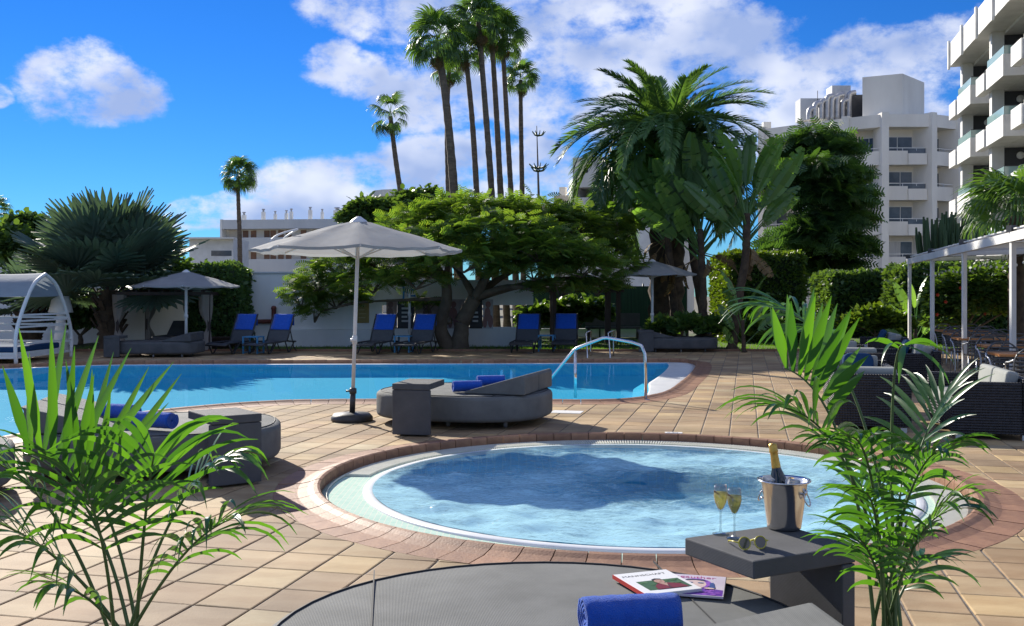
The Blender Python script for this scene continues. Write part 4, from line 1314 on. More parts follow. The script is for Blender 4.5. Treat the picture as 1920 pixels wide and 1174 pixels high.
def washingtonia(path_px, D, crown, label, leaves=30, rad=None, seed=1, dry=4, group='tall fan palms', tw=None, up=1.0):
    """path_px: pixels up the trunk, first on the ground"""
    rg = np.random.default_rng(seed)
    b = at(path_px[0][0], path_px[0][1], D); b = (b[0], b[1], 0)
    r = root('fan_palm', b, 0, label, 'palm tree', group)
    pts = [Vector((0, 0, 0))] + [Vector(at(x, y, D)) - Vector(b) for x, y in path_px[1:]]
    top = pts[-1]
    w = (tw or .15) * .78
    trunk_mesh(pts, w * 1.12, w * .72, 1.9, amp=.07, seed=seed).build('trunk', MT['trunk'], r, True)
    crn = rad * .80 * D / F
    sc = crn / 1.45
    for k in range(leaves):
        t_ = (k + .5) / leaves
        a = k * 2.39996 + rg.normal(0, .2)
        e = R(78 - 118 * t_ ** .9 * up) + rg.normal(0, .12)
        s_ = sc * rg.uniform(.85, 1.12)
        o = put('palm_leaf', FAN[k % 3], r, top + Vector((0, 0, .25 * sc * (1 - t_))), leaf_rot(a, e, rg.normal(0, .4)), s_)
    for k in range(dry):
        a = rg.uniform(0, 6.28)
        put('dry_leaf', DRYFAN, r, top - Vector((0, 0, .15)), leaf_rot(a, R(rg.uniform(-78, -50)), rg.normal(0, .4)), sc * rg.uniform(.7, .95))
    return r

washingtonia([(866, 642), (858, 480), (850, 340), (836, 190), (820, 82)], 32.5, None, 'tall fan palm with the thickest trunk of the palm row', 34, 74, 21, 5, tw=.19)
washingtonia([(898, 640), (897, 480), (893, 350), (884, 210), (872, 95)], 34.0, None, 'tall fan palm next to the thickest trunk in the palm row', 30, 58, 22, tw=.14)
washingtonia([(932, 641), (927, 480), (921, 350), (909, 190), (897, 42)], 33.5, None, 'tallest fan palm of the row, its crown above all others', 34, 66, 23, tw=.15)
washingtonia([(952, 640), (945, 480), (938, 350), (930, 200), (921, 62)], 35.5, None, 'tall fan palm in mid row between the tallest and the slim ones', 30, 62, 24, tw=.15)
washingtonia([(972, 640), (965, 480), (958, 360), (950, 220), (942, 75)], 36.5, None, 'slim leaning fan palm beside the shorter one at the row end', 30, 60, 25, tw=.14)
washingtonia([(982, 640), (981, 480), (979, 360), (977, 250), (976, 150)], 37.5, None, 'shortest straight fan palm of the row, next to the thin araucaria', 26, 46, 26, tw=.13)
washingtonia([(846, 640), (842, 480), (840, 350), (838, 240), (842, 128)], 46.0, None, 'small-crowned fan palm showing behind the thickest trunk', 22, 50, 27, tw=.16)
washingtonia([(790, 640), (772, 500), (757, 400), (742, 300), (732, 218)], 44.0, None, 'leaning fan palm with a thin ragged crown above the little roof', 13, 52, 28, 5, tw=.17, up=1.15)
washingtonia([(452, 620), (450, 500), (449, 430), (447, 380), (446, 332)], 52.0, None, 'lone fan palm with round crown in front of the gallery building', 34, 46, 29, 2, tw=.16)
washingtonia([(-6, 620), (-6, 500), (-7, 460), (-8, 430), (-8, 398)], 46.0, None, 'fan palm above the trees behind the arched cabana, only drooping leaves showing', 24, 40, 30, tw=.15)

# ---- silver fan palm over the curtained cabana
def bismarck(loc, zc, label, n, seed, scale=1.0):
    rg = np.random.default_rng(seed)
    r = root('silver_fan_palm', loc, 0, label, 'palm tree')
    m = trunk_mesh([(0, 0, 0), (0.02, 0, zc * .5), (0, 0, zc)], .36, .30, 1.25, amp=.12, seed=seed); m.build('trunk', MT['trunk_dark'], r, True)
    for k in range(26):            # old leaf bases
        a = k * 2.4; z = zc * (.25 + .7 * k / 26)
        MB().bar((.30 * math.cos(a), .30 * math.sin(a), z), (.52 * math.cos(a), .52 * math.sin(a), z + .32), .13, .05).build('leaf_base', MT['trunk_dark'], r)
    for k in range(n):
        t_ = (k + .5) / n
        a = k * 2.39996 + rg.normal(0, .15)
        e = R(86 - 84 * t_ ** .85) + rg.normal(0, .08)
        put('palm_leaf', BIS[k % 3], r, (0, 0, zc - .2 * t_), leaf_rot(a, e, rg.normal(0, .25)), scale * rg.uniform(.9, 1.08))
    return r
bx0 = at(205, 640, 29.6)
bismarck((bx0[0], bx0[1], 0), 1.75, 'big silver-green fan palm behind the curtained cabana', 44, 4, 1.30)
q = at(55, 640, 31.5)
bismarck((q[0], q[1], 0), 1.2, 'smaller silver fan palm with yellowing leaves behind the arched cabana', 16, 6, .72)

# ---- feather palms
def feather(name, mat_, L0, pairs, ll, lw, arch, seed):
    rg = np.random.default_rng(seed)
    path = [Vector((0, L0 * (math.sin(arch * t_) / arch), -L0 * (1 - math.cos(arch * t_)) / arch)) for t_ in np.linspace(0, 1, 14)]
    m = MB(); m.tube(path, [.035 * (1 - .85 * k / 13) + .004 for k in range(14)], 5)
    v, f = list(m.v), list(m.f)
    for k in range(pairs):
        t_ = .10 + .90 * (k + .5) / pairs; x = t_ * 13; i = min(int(x), 12)
        p = path[i].lerp(path[i + 1], x - i); tg = (path[i + 1] - path[i]).normalized()
        up_ = Vector((1, 0, 0)).cross(tg).normalized()
        prof = min(1, t_ * 4) * (1 - .55 * t_ ** 3)
        for s in (-1, 1):
            ln = ll * prof * rg.uniform(.85, 1.1); a = R(58 - 30 * t_)
            d = (tg * math.cos(a) + Vector((s, 0, 0)) * math.sin(a) + up_ * rg.uniform(.05, .45)).normalized()
            sv = d.cross(up_).normalized() * lw
            mid = p + d * ln * .5; tip = p + d * ln + Vector((0, 0, -.16 * ln)) 
            o = len(v)
            v += [p - sv * .4, p + sv * .4, mid + sv, mid - sv, tip]
            f += [(o, o + 1, o + 2, o + 3), (o + 3, o + 2, o + 4)]
    return mesh(name, [tuple(q) for q in v], f, mat_)
PHX = [feather('palm_frond', L_['phoenix'], 3.5, 66, .54, .027, a, k) for k, a in enumerate((1.15, 1.6, 1.95))]
def phoenix(loc, zc, label, n, seed, scale=1.0, rt=.5, group='feather palms'):
    rg = np.random.default_rng(seed)
    r = root('date_palm', loc, 0, label, 'palm tree', group)
    trunk_mesh([(0, 0, 0), (.04, 0, zc * .5), (0, 0, zc)], rt, rt * .9, 1.2, n=16, amp=.12, seed=seed).build('trunk', MT['trunk_dark'], r, True)
    for k in range(n):
        t_ = (k + .5) / n; a = k * 2.39996 + rg.normal(0, .15)
        e = R(84 - 100 * t_ ** .8) + rg.normal(0, .08)
        put('palm_frond', PHX[min(2, int(t_ * 3))], r, (0.2 * math.cos(a), .2 * math.sin(a), zc + .2), leaf_rot(a, e, rg.normal(0, .3)), scale * (.72 + .55 * t_) * rg.uniform(.88, 1.08))
    return r
q = at(1248, 640, 32.0)
phoenix((q[0], q[1], 0), 6.5, 'huge feathery date palm with arching fronds over the bird-of-paradise clump', 96, 3, 1.08, .58)
q = at(75, 640, 44.0)
phoenix((q[0], q[1], 0), 4.0, 'small feather palm whose tip shows above the arched cabana', 22, 5, .55, .25)
q = at(450, 620, 50)
phoenix((q[0] - .2, q[1] - 3, 0), 2.2, 'low feather palm at the foot of the lone fan palm', 18, 8, .42, .2)

# ---- giant bird of paradise
def paddle(name, mat_, L0, wid, pet, seed, torn=True, arch=.5):
    """long stalk then a paddle blade with torn edges, along +y"""
    rg = np.random.default_rng(seed)
    v, f = [], []
    m = MB(); m.tube([(0, pet * t_, 0) for t_ in (0, .5, 1)], [.045, .03, .02], 6); v += m.v; f += m.f
    n = 16; path, zc = [], []
    for k in range(n + 1):
        t_ = k / n
        path.append((pet + L0 * math.sin(arch * t_) / arch, -L0 * (1 - math.cos(arch * t_)) / arch))
    wf = lambda t_: wid * (math.sin(math.pi * min(1, t_ * .93 + .05)) ** .55) * (1 - .25 * t_)
    for s in (-1, 1):
        k = 0
        while k < n:
            seg = int(rg.integers(1, 5)) if torn else n
            e = min(n, k + seg); o = len(v); gap = (.6 if rg.random() < .5 else .2) if torn else 0
            lift = rg.uniform(.05, .45)
            for i in range(k, e + 1):
                t_ = i / n; y, z = path[i]; w = wf(t_)
                yy = y - (gap * L0 / n if i == e else 0)
                v += [(0, y, z), (s * w * .55, yy + .02, z + w * .28 * lift + .02), (s * w, yy + .05, z + w * (.30 * lift - .12))]
            for i in range(e - k):
                a = o + 3 * i
                q = [(a, a + 1, a + 4, a + 3), (a + 1, a + 2, a + 5, a + 4)]
                f += q if s > 0 else [z[::-1] for z in q]
            k = e
    return mesh(name, [tuple(q) for q in v], f, mat_)
PAD = [paddle('paddle_leaf', L_['strelitzia'], 1.9, .34, 1.1, k) for k in range(4)]
PADW = paddle('paddle_leaf', L_['strelitzia'], 1.9, .34, 1.1, 9, False, .35)
PADD = [paddle('dry_leaf', L_['dry'], 1.5, .30, .9, k + 20, True, 1.4) for k in range(2)]
def strelitzia(px, D, top, label, n, fan_az, seed, sc=1.0, dry=6, stem_r=.13, base=None, group='giant bird-of-paradise plants'):
    rg = np.random.default_rng(seed)
    b = at(*(base or (px[0], 640)), D); b = (b[0], b[1], 0)
    r = root('bird_of_paradise', b, 0, label, 'plant', group)
    pts = [Vector((0, 0, 0))] + [Vector(at(x, y, D)) - Vector(b) for x, y in top]
    trunk_mesh(pts if len(pts) > 2 else [pts[0], pts[1]], stem_r * 1.1, stem_r * .8, 1.3, amp=.14, seed=seed).build('stem', MT['trunk_dark'], r, True)
    tp = pts[-1]
    for k in range(n):
        u = (k + .5) / n * 2 - 1
        sgn = 1 if k % 2 else -1
        lev = k / n                                   # low leaves lean out, high ones stand up
        e = R(40 + 48 * lev) + rg.normal(0, .08)
        a = fan_az + (0 if sgn > 0 else math.pi) + rg.normal(0, .38)
        me = PADW if lev > .86 and rg.random() < .5 else PAD[k % 4]
        put('paddle_leaf', me, r, tp - Vector((0, 0, .9 * (1 - lev))), leaf_rot(a, e, rg.choice((-1, 1)) * rg.normal(1.1, .45)), sc * .88 * rg.uniform(.78, 1.1))
    for k in range(dry):
        put('dry_leaf', PADD[k % 2], r, tp - Vector((0, 0, .6 + .5 * rg.random())), leaf_rot(rg.uniform(0, 6.28), R(rg.uniform(-70, -10)), rg.normal(0, .6)), sc * rg.uniform(.45, .7))
    return r
strelitzia((1312, 640), 29.8, [(1318, 560), (1312, 430)], 'bird-of-paradise plant with the widest fan of paddle leaves', 22, .25, 31, 1.05)
strelitzia((1372, 640), 29.2, [(1385, 560), (1398, 480), (1400, 400)], 'bird-of-paradise plant leaning beside the clipped hedge, one tall upright leaf', 21, .15, 32, 1.0)
strelitzia((1270, 640), 30.6, [(1262, 560), (1248, 410)], 'bird-of-paradise plant growing against the date palm trunk', 20, -.3, 33, .95)
strelitzia((1330, 640), 31.0, [(1300, 480), (1290, 350)], 'tallest bird-of-paradise plant, its leaves mixing with the date palm fronds', 19, .5, 34, .95)
strelitzia((1395, 640), 28.4, [(1392, 600)], 'young bird-of-paradise shoots at the foot of the clump', 7, .4, 35, .62, 1, .06)
strelitzia((1716, 640), 31.5, [(1717, 600)], 'small bright bird-of-paradise plant behind the pergola posts', 9, .4, 36, .6, 1, .06)

# ---- crowns of leaf sprays
SPRAY_V, SPRAY_F = [], []
for k in range(6):                                     # feathery twig: paired narrow leaflets along a drooping axis
    y = .12 + .15 * k; z = -.10 * (k / 6) ** 2
    for s in (-1, 1):
        o = len(SPRAY_V); ln = .34 * math.sin(math.pi * (.2 + .7 * k / 6))
        SPRAY_V += [(0, y, z), (0, y + .10, z), (s * ln, y + .20, z - .05), (s * ln, y + .12, z - .05)]
        SPRAY_F.append((o, o + 1, o + 2, o + 3) if s > 0 else (o + 3, o + 2, o + 1, o))
LEAF_V, LEAF_F = [(-.28, .1, .04), (0, 0, 0), (.28, .1, .04), (.30, .6, .06), (0, 1, -.05), (-.30, .6, .06)], [(0, 1, 4, 5), (1, 2, 3, 4)]

def clump_points(clumps, total, rg, shell=.55):
    """points through the clumps, thicker towards their skins; returns points and outward directions"""
    vol = np.array([c[3] * c[4] * c[5] for c in clumps]) ** .667
    cnt = np.maximum(8, (vol / vol.sum() * total).astype(int))
    P_, D_ = [], []
    for c, n in zip(clumps, cnt):
        d = rg.normal(size=(n, 3)); d /= np.linalg.norm(d, axis=1)[:, None]
        d[:, 2] = np.where(d[:, 2] < -.35, -d[:, 2] * .6, d[:, 2])
        r_ = rg.uniform(shell, 1, n) ** .8 * (1 + .12 * rg.normal(size=n))
        P_.append(np.array(c[:3]) + d * r_[:, None] * np.array(c[3:6])); D_.append(d)
    return np.vstack(P_), np.vstack(D_)

def limb(m, a, b, r0, r1, rg, wob=.12, n=7):
    a, b = Vector(a), Vector(b); L0 = (b - a).length
    mid = a.lerp(b, .5) + Vector(rg.normal(0, wob * L0, 3)) * .6 + Vector((0, 0, .08 * L0))
    m.tube(bez(a, mid, b, n), [r0 + (r1 - r0) * k / (n - 1) for k in range(n)], 7)

# poinciana: broad layered crown over a forked trunk
rg = np.random.default_rng(77)
TD = 29.7
tb = at(862, 655, TD); tb = (tb[0], TD, 0)
tree = root('umbrella_tree', tb, 0, 'broad feathery umbrella tree with a forked trunk behind the loungers', 'tree')
CLP = [(870, 395, 115, 36, 29.5), (990, 405, 120, 38, 30), (800, 425, 95, 38, 29.5), (1075, 425, 90, 40, 30), (930, 435, 150, 40, 28.0), (1010, 470, 140, 42, 27.6),
       (760, 470, 100, 40, 28), (870, 490, 120, 36, 27.4), (700, 480, 75, 30, 29.5), (640, 500, 80, 28, 30), (595, 530, 60, 30, 30), (565, 560, 38, 30, 30), (630, 560, 60, 30, 30.5), (700, 530, 80, 36, 29),
       (1130, 470, 62, 50, 30), (1150, 430, 40, 36, 30.5), (1090, 500, 90, 34, 28), (1000, 505, 110, 30, 28), (1120, 535, 60, 24, 29), (1050, 535, 80, 20, 28.5), (780, 522, 80, 20, 28), (800, 570, 30, 12, 30.5),
       (920, 410, 150, 40, 33), (800, 460, 120, 40, 33), (1040, 450, 120, 40, 33), (930, 480, 170, 40, 31), (1170, 500, 36, 30, 29.5), (590, 585, 20, 12, 30)]
clm = []
for x, y, rx, ry, D in CLP:
    p = at(x, y, D); k = D / F
    clm.append((p[0] - tb[0], p[1] - tb[1], p[2], rx * k * .85, max(.55, rx * k * .66), ry * k * .86))
p, d = clump_points(clm, 11500, rg, .45)
d2 = d * np.array((1, 1, .25)) + np.stack([rg.normal(0, .35, len(d)), rg.normal(0, .35, len(d)), rg.normal(-.05, .18, len(d))], 1)
cloud('crown', tree, L_['poinciana'], p, frames(d2, roll=rg.normal(0, .45, len(d))), rg.uniform(.26, .46, len(d)), SPRAY_V, SPRAY_F)
m = MB()
loc_ = lambda x, y, D: Vector(at(x, y, D)) - Vector(tb)
fk = loc_(866, 605, TD); fk2 = loc_(890, 560, TD)
m.tube(arc_path([(0.0, 0, -.05), (0, 0, .25), fk * .6, fk], 4), [.42, .36, .30, .28, .27, .26, .25, .24, .24, .23, .22, .22, .21][:len(arc_path([(0, 0, 0), (0, 0, .25), fk * .6, fk], 4))], 10)
m.tube(arc_path([(-.18, .05, -.05), loc_(835, 640, TD), loc_(826, 610, TD), loc_(838, 560, TD), loc_(835, 520, TD)], 4), [.26 - .008 * k for k in range(17)], 9)
limb(m, loc_(846, 600, TD), loc_(800, 640, TD) + Vector((0, 0, .25)), .12, .05, rg)
limb(m, fk, fk2, .24, .21, rg, .03)
for e_, r0 in (((930, 500, 29), .16), ((1000, 545, 28.5), .13), ((1090, 520, 29), .12), ((850, 500, 30.5), .13), ((930, 470, 32), .13), ((1050, 470, 31.5), .12)):
    limb(m, fk2, loc_(*e_), r0, .05, rg, .10)
for s_, e_, r0 in (((835, 520, TD), (740, 500, 29), .12), ((835, 520, TD), (640, 530, 30), .11), ((838, 560, TD), (700, 565, 30.2), .07), ((835, 520, TD), (810, 450, 30), .1), ((700, 565, 30.2), (600, 585, 30), .05), ((835, 520, TD), (870, 440, 28.5), .1)):
    limb(m, loc_(*s_), loc_(*e_), r0, .03, rg, .12)
for c in clm:
    ctr = Vector(c[:3])
    for k in range(5):
        dv = Vector(rg.normal(size=3)); dv.z = abs(dv.z) * .5; dv.normalize()
        limb(m, ctr + Vector((0, 0, -.3)), ctr + Vector((dv.x * c[3], dv.y * c[4], dv.z * c[5])) * .8, .03, .008, rg, .15, 5)
m.build('trunk', MT['bark'], tree, True)

def broad_tree(name, base_px, D, clumps, label, mat_, total, size, seed, trunk_r=.22, tv=SPRAY_V, tf=SPRAY_F, droop=-.1, group=None, cat='tree', shell=.45):
    rg = np.random.default_rng(seed)
    b = at(base_px[0], 640, D); b = (b[0], b[1], 0)
    r = root(name, b, 0, label, cat, group)
    cl = []
    for x, y, rx, ry, dd in clumps:
        p = at(x, y, D + dd); k = (D + dd) / F
        cl.append((p[0] - b[0], p[1] - b[1], p[2], rx * k, rx * k * .8, ry * k))
    p, d = clump_points(cl, total, rg, shell)
    d2 = d * np.array((1, 1, .4)) + np.stack([rg.normal(0, .4, len(d)), rg.normal(0, .4, len(d)), rg.normal(droop, .25, len(d))], 1)
    cloud('crown', r, mat_, p, frames(d2, roll=rg.normal(0, .6, len(d))), rg.uniform(size * .7, size * 1.25, len(d)), tv, tf)
    m = MB(); hub = Vector((0, 0, max(.3, min(c[2] - c[5] for c in cl))))
    m.tube([(0, 0, -.05), (0.03, 0, hub.z * .5), tuple(hub)], [trunk_r * 1.25, trunk_r, trunk_r * .85], 9)
    for c in cl: limb(m, hub, c[:3], trunk_r * .5, .03, rg)
    m.build('trunk', MT['bark'], r, True)
    return r
broad_tree('flame_tree', (1560, 640), 45, [(1530, 262, 46, 22, 0), (1570, 285, 36, 18, -1), (1480, 290, 42, 24, 1), (1525, 322, 74, 26, -2), (1590, 326, 30, 16, -1), (1490, 360, 50, 40, 0), (1560, 370, 70, 26, -2), (1595, 372, 32, 14, -1), (1555, 412, 58, 20, -2), (1598, 406, 32, 14, -1),
     (1530, 450, 66, 32, -2), (1590, 460, 40, 22, -2), (1490, 470, 55, 44, 0), (1560, 500, 50, 26, -1)], 'dark green feathery tree in front of the balconied hotel', L_['darktree'], 5200, .68, 41, .25, droop=-.35)
broad_tree('leafy_tree', (690, 640), 40, [(690, 395, 40, 26, 0), (735, 400, 45, 28, 0), (770, 380, 40, 24, 1), (660, 410, 30, 18, 0), (800, 370, 30, 18, 2), (710, 430, 60, 26, 0)], 'dark leafy tree between the gallery building and the umbrella tree', L_['hedge_dark'], 4200, .26, 42, .15, LEAF_V, LEAF_F)
broad_tree('leafy_tree', (30, 640), 36, [(20, 470, 60, 50, 0), (70, 440, 40, 36, 1), (40, 420, 34, 20, 1), (-30, 480, 50, 60, 0), (90, 520, 60, 50, 0), (10, 560, 70, 40, 0)], 'dark leafy tree behind the arched cabana', L_['hedge_dark'], 6500, .26, 43, .15, LEAF_V, LEAF_F)
broad_tree('leafy_shrub', (150, 640), 32.5, [(120, 590, 60, 50, 0), (170, 600, 50, 45, 0), (260, 560, 60, 40, .5), (330, 520, 40, 40, .5)], 'dark shrubs behind the silver fan palm trunk', L_['hedge_dark'], 5200, .22, 44, .08, LEAF_V, LEAF_F, cat='shrub')
broad_tree('flowering_shrub', (1800, 640), 27.0, [(1790, 560, 50, 50, 0), (1840, 570, 50, 55, -.5), (1770, 600, 36, 36, 0), (1890, 560, 50, 60, 0), (1820, 530, 50, 26, .5), (1930, 560, 40, 60, 0)], 'glossy hedge shrub with red blossoms behind the dining tables', L_['bush'], 9000, .17, 45, .06, LEAF_V, LEAF_F, cat='shrub', shell=.7)
fl = bpy.data.objects['flowering_shrub']
RED = mat('hibiscus_red', (0.65, 0.06, 0.02), 0.5)
for k, (x, y) in enumerate(((1757, 553), (1756, 590), (1772, 566), (1800, 540), (1846, 588))):
    p_ = Vector(at(x, y, 26.0)) - fl.location
    mm = MB()
    for j in range(5):
        a = j * 1.257; mm.add([p_, p_ + Vector((.035 * math.cos(a - .5), -.03, .035 * math.sin(a - .5))), p_ + Vector((.055 * math.cos(a), -.045, .055 * math.sin(a))), p_ + Vector((.035 * math.cos(a + .5), -.03, .035 * math.sin(a + .5)))], [(0, 1, 2, 3)])
    mm.build('blossom', RED, fl)
broad_tree('agave_shrub', (1640, 640), 30, [(1640, 600, 40, 22, 0), (1600, 612, 40, 16, 0), (1680, 612, 34, 18, 0)], 'low yellow-green shrubs in the bed beyond the wicker chairs', L_['hedge'], 2600, .2, 46, .03, LEAF_V, LEAF_F, cat='shrub', droop=.5)
broad_tree('leafy_shrub', (1290, 640), 29.4, [(1290, 615, 30, 22, 0), (1340, 620, 30, 20, 0), (1430, 620, 40, 22, .5), (1240, 620, 26, 20, .5)], 'low plants at the foot of the bird-of-paradise clump', L_['bush'], 3000, .24, 47, .03, LEAF_V, LEAF_F, cat='shrub', droop=.4)
broad_tree('leafy_shrub', (1080, 640), 36, [(1060, 590, 40, 30, 0), (1010, 600, 40, 30, 0), (1110, 590, 40, 30, 0)], 'shrub growing by the dark gazebo', L_['bush'], 2600, .26, 48, .05, LEAF_V, LEAF_F, cat='shrub')

def hedge(x0, x1, ytop, D, depth, label, mat_, n, seed, size=.13, round_=.18, ztop=None):
    rg = np.random.default_rng(seed)
    X0, X1 = (x0 - CX) / F * D, (x1 - CX) / F * D; zt = ztop or H - (ytop - YH) * D / F
    b = ((X0 + X1) / 2, D + depth / 2, 0)
    r = root('clipped_hedge', b, 0, label, 'hedge', 'hedges round the garden')
    hx, hy = (X1 - X0) / 2, depth / 2
    core = MB().box((0, 0, zt / 2 - .04), (2 * hx - .24, 2 * hy - .24, zt - .16)).build('core', mat('hedge_core_%d' % seed, (.02, .035, .012), .95), r)
    A = [('f', 2 * hx * zt), ('l', 2 * hy * zt), ('r', 2 * hy * zt), ('t', 4 * hx * hy), ('b', 2 * hx * zt * .3)]
    tot = sum(a for _, a in A); P_, N_ = [], []
    for s, a in A:
        k = int(n * a / tot); u, w = rg.uniform(-1, 1, k), rg.uniform(0, 1, k); o = np.ones(k)
        if s == 'f': q = np.stack([u * hx, -hy * o, w * zt], 1); nn = (0, -1, 0)
        if s == 'b': q = np.stack([u * hx, hy * o, w * zt], 1); nn = (0, 1, 0)
        if s == 'l': q = np.stack([-hx * o, u * hy, w * zt], 1); nn = (-1, 0, 0)
        if s == 'r': q = np.stack([hx * o, u * hy, w * zt], 1); nn = (1, 0, 0)
        if s == 't': q = np.stack([u * hx, (w * 2 - 1) * hy, zt * o], 1); nn = (0, 0, 1)
        P_.append(q); N_.append(np.tile(nn, (k, 1)))
    P_, N_ = np.vstack(P_), np.vstack(N_).astype(float)
    # round the edges over and dent the faces
    lim = np.array((hx, hy, zt)) - round_
    c = np.clip(P_, -lim, lim); c[:, 2] = np.clip(P_[:, 2], 0, zt - round_)
    dv = P_ - c; l = np.linalg.norm(dv, axis=1); mk = l > round_
    P_[mk] = c[mk] + dv[mk] / l[mk][:, None] * round_
    P_ += N_ * (0.05 * np.sin(P_[:, [0]] * 3.1 + seed) * np.sin(P_[:, [2]] * 4.3 + P_[:, [1]] * 2.2) + rg.normal(-.02, .045, (len(P_), 1)))
    dd = N_ * .5 + rg.normal(0, .6, P_.shape) + np.array((0, 0, .35))
    cloud('foliage', r, mat_, P_, frames(dd, roll=rg.uniform(-1.2, 1.2, len(P_))), rg.uniform(size * .7, size * 1.3, len(P_)), LEAF_V, LEAF_F)
    return r
hedge(1368, 1512, 476, 33.5, 3.2, 'tall clipped hedge with sunlit yellow-green top beside the bird-of-paradise clump', L_['hedge'], 14000, 1, .12)
hedge(1560, 1712, 514, 38, 2.5, 'long dark hedge below the balconied hotel', L_['hedge_dark'], 8000, 2, .17)
hedge(352, 444, 499, 29.8, 1.8, 'dark bushy hedge between the curtained cabana and the white wall', L_['hedge_dark'], 7500, 3, .14, .45)
hedge(1700, 2050, 500, 33, 2.0, 'dark hedge closing the terrace behind the pergola', L_['hedge_dark'], 11000, 4, .18)

# ---- tree euphorbia behind the pergola
cb = at(1775, 640, 38.0)
ca_ = root('candelabra_cactus', (cb[0], cb[1], 0), 0, 'candelabra cactus with many upright ribbed arms above the pergola', 'cactus')
rg = np.random.default_rng(6)
MB().tube([(0, 0, 0), (0, 0, 2.2)], [.2, .16], 8).build('trunk', MT['bark'], ca_, True)
for k in range(80):
    a = rg.uniform(0, 6.28); rr = rg.uniform(.1, 1.15); zt = H + (554 - rg.uniform(392, 430) - 0) * 38 / F - rr * .3
    zb = rg.uniform(1.7, 2.4)
    p0 = Vector((.3 * rr * math.cos(a), .3 * rr * math.sin(a), zb)); p2 = Vector((rr * math.cos(a) * 1.05, rr * math.sin(a), zt)); p1 = Vector((rr * math.cos(a), rr * math.sin(a), zb + .3))
    path = bez(p0, p1, p2, 9); m = MB()
    n = 10; v = []
    for i, q in enumerate(path):
        for j in range(n):
            r_ = (.075 if j % 2 else .04) * (1 - .5 * (i / 8) ** 6); t_ = 2 * math.pi * j / n
            v.append((q.x + r_ * math.cos(t_), q.y + r_ * math.sin(t_), q.z))
    f = [(i * n + j, i * n + (j + 1) % n, (i + 1) * n + (j + 1) % n, (i + 1) * n + j) for i in range(8) for j in range(n)] + [tuple(range(8 * n, 9 * n))]
    m.add(v, f); m.build('arm', L_['cactus'], ca_)
# fan palm over the pergola
q = at(1905, 640, 25.5)
pr = root('fan_palm', (q[0], q[1], 0), 0, 'bushy fan palm leaning over the white pergola roof', 'palm tree', 'tall fan palms')
zc = H + (554 - 405) * 25.5 / F
trunk_mesh([(0, 0, 0), (0, 0, zc)], .2, .17, 1.4, seed=2).build('trunk', MT['trunk_dark'], pr, True)
for k in range(30):
    t_ = (k + .5) / 30; a = k * 2.4 + rg.normal(0, .15)
    put('palm_leaf', FAN[k % 3], pr, (0, 0, zc), leaf_rot(a, R(80 - 100 * t_) + rg.normal(0, .1), rg.normal(0, .4)), rg.uniform(.85, 1.05))
# slim araucaria mast
q = at(1010, 640, 62)
ar = root('araucaria_tree', (q[0], q[1], 0), 0, 'thin bare araucaria with two star-shaped whorls above the roofs', 'tree')
zt = H + (554 - 236) * 62 / F
MB().tube([(0.1, 0, 0), (.05, 0, zt * .5), (-.12, 0, zt)], [.16, .10, .02], 7).build('trunk', MT['bark'], ar, True)
for y_, rr in ((255, .42), (316, .62), (322, .5)):
    z = H + (554 - y_) * 62 / F
    for k in range(9):
        a = k * .698
        MB().tube([(-.05, 0, z), (rr * .6 * math.cos(a), rr * .6 * math.sin(a), z + .06), (rr * math.cos(a), rr * math.sin(a), z + .28)], [.05, .04, .02], 5).build('branch', L_['cactus'], ar, True)
# ================================================================ far side of the pool
def lounger(loc, rz, label):
    """local: head towards +y, foot towards -y"""
    r = root('sun_lounger', loc, rz, label, 'sun lounger', 'dark sling loungers with blue towels')
    w = .31; ba = R(62); bl = .82; hy, hz = .12, .33
    top = (hy + bl * math.cos(ba), hz + bl * math.sin(ba))
    m = MB()
    for s in (-1, 1):
        m.tube([(s * w, -1.12, .26), (s * w, -1.0, .31), (s * w, hy, hz), (s * w, .62, .30)], .022, 7)
    m.tube([(-w, -1.12, .26), (w, -1.12, .26)], .02, 7)
    m.build('frame', MT['black_plastic'], r, True)
    for s in (-1, 1):
        for pts in ([(s * w, -.98, .29), (s * w, -.80, .03), (s * w, -.72, .03), (s * w, -.45, .30)], [(s * w, .05, .30), (s * w, .20, .03), (s * w, .28, .03), (s * w, .52, .30)]):
            MB().tube(pts, .02, 7).build('leg', MT['black_plastic'], r, True)
    n = 10; v = []
    for k in range(n + 1):
        y = -1.08 + (hy + 1.06) * k / n; z = .272 + .05 * k / n + .02 * math.sin(k * .7) 
        v += [(-w, y, z), (0, y, z - .02), (w, y, z)]
    MB().add(v, [(3 * i + j, 3 * i + j + 1, 3 * i + j + 4, 3 * i + j + 3) for i in range(n) for j in (0, 1)]).build('seat', MT['sling'], r, True)
    bk_ = MB().add([(-w, hy, hz), (w, hy, hz), (w, top[0], top[1]), (-w, top[0], top[1]), (-w, hy + .03, hz - .012), (w, hy + .03, hz - .012), (w, top[0] + .03, top[1] - .014), (-w, top[0] + .03, top[1] - .014)],
        [(0, 1, 2, 3), (7, 6, 5, 4), (0, 4, 5, 1), (2, 6, 7, 3), (1, 5, 6, 2), (3, 7, 4, 0)]).build('backrest', MT['sling'], r)
    for s in (-1, 1): MB().tube([(s * (w + .015), hy, hz), (s * (w + .015), top[0] + .01, top[1] + .02)], .02, 7).build('side_rail', MT['black_plastic'], bk_, True)
    for s in (-1, 1): MB().tube([(s * w * .8, hy + .5 * math.cos(ba), hz + .5 * math.sin(ba)), (s * w * .8, .62, .12), (s * w * .8, .78, .03)], .016, 6).build('prop', MT['black_plastic'], r, True)
    # towel over the head of the backrest: a thing of its own
    return r, top, w, (hy, hz, ba, bl)

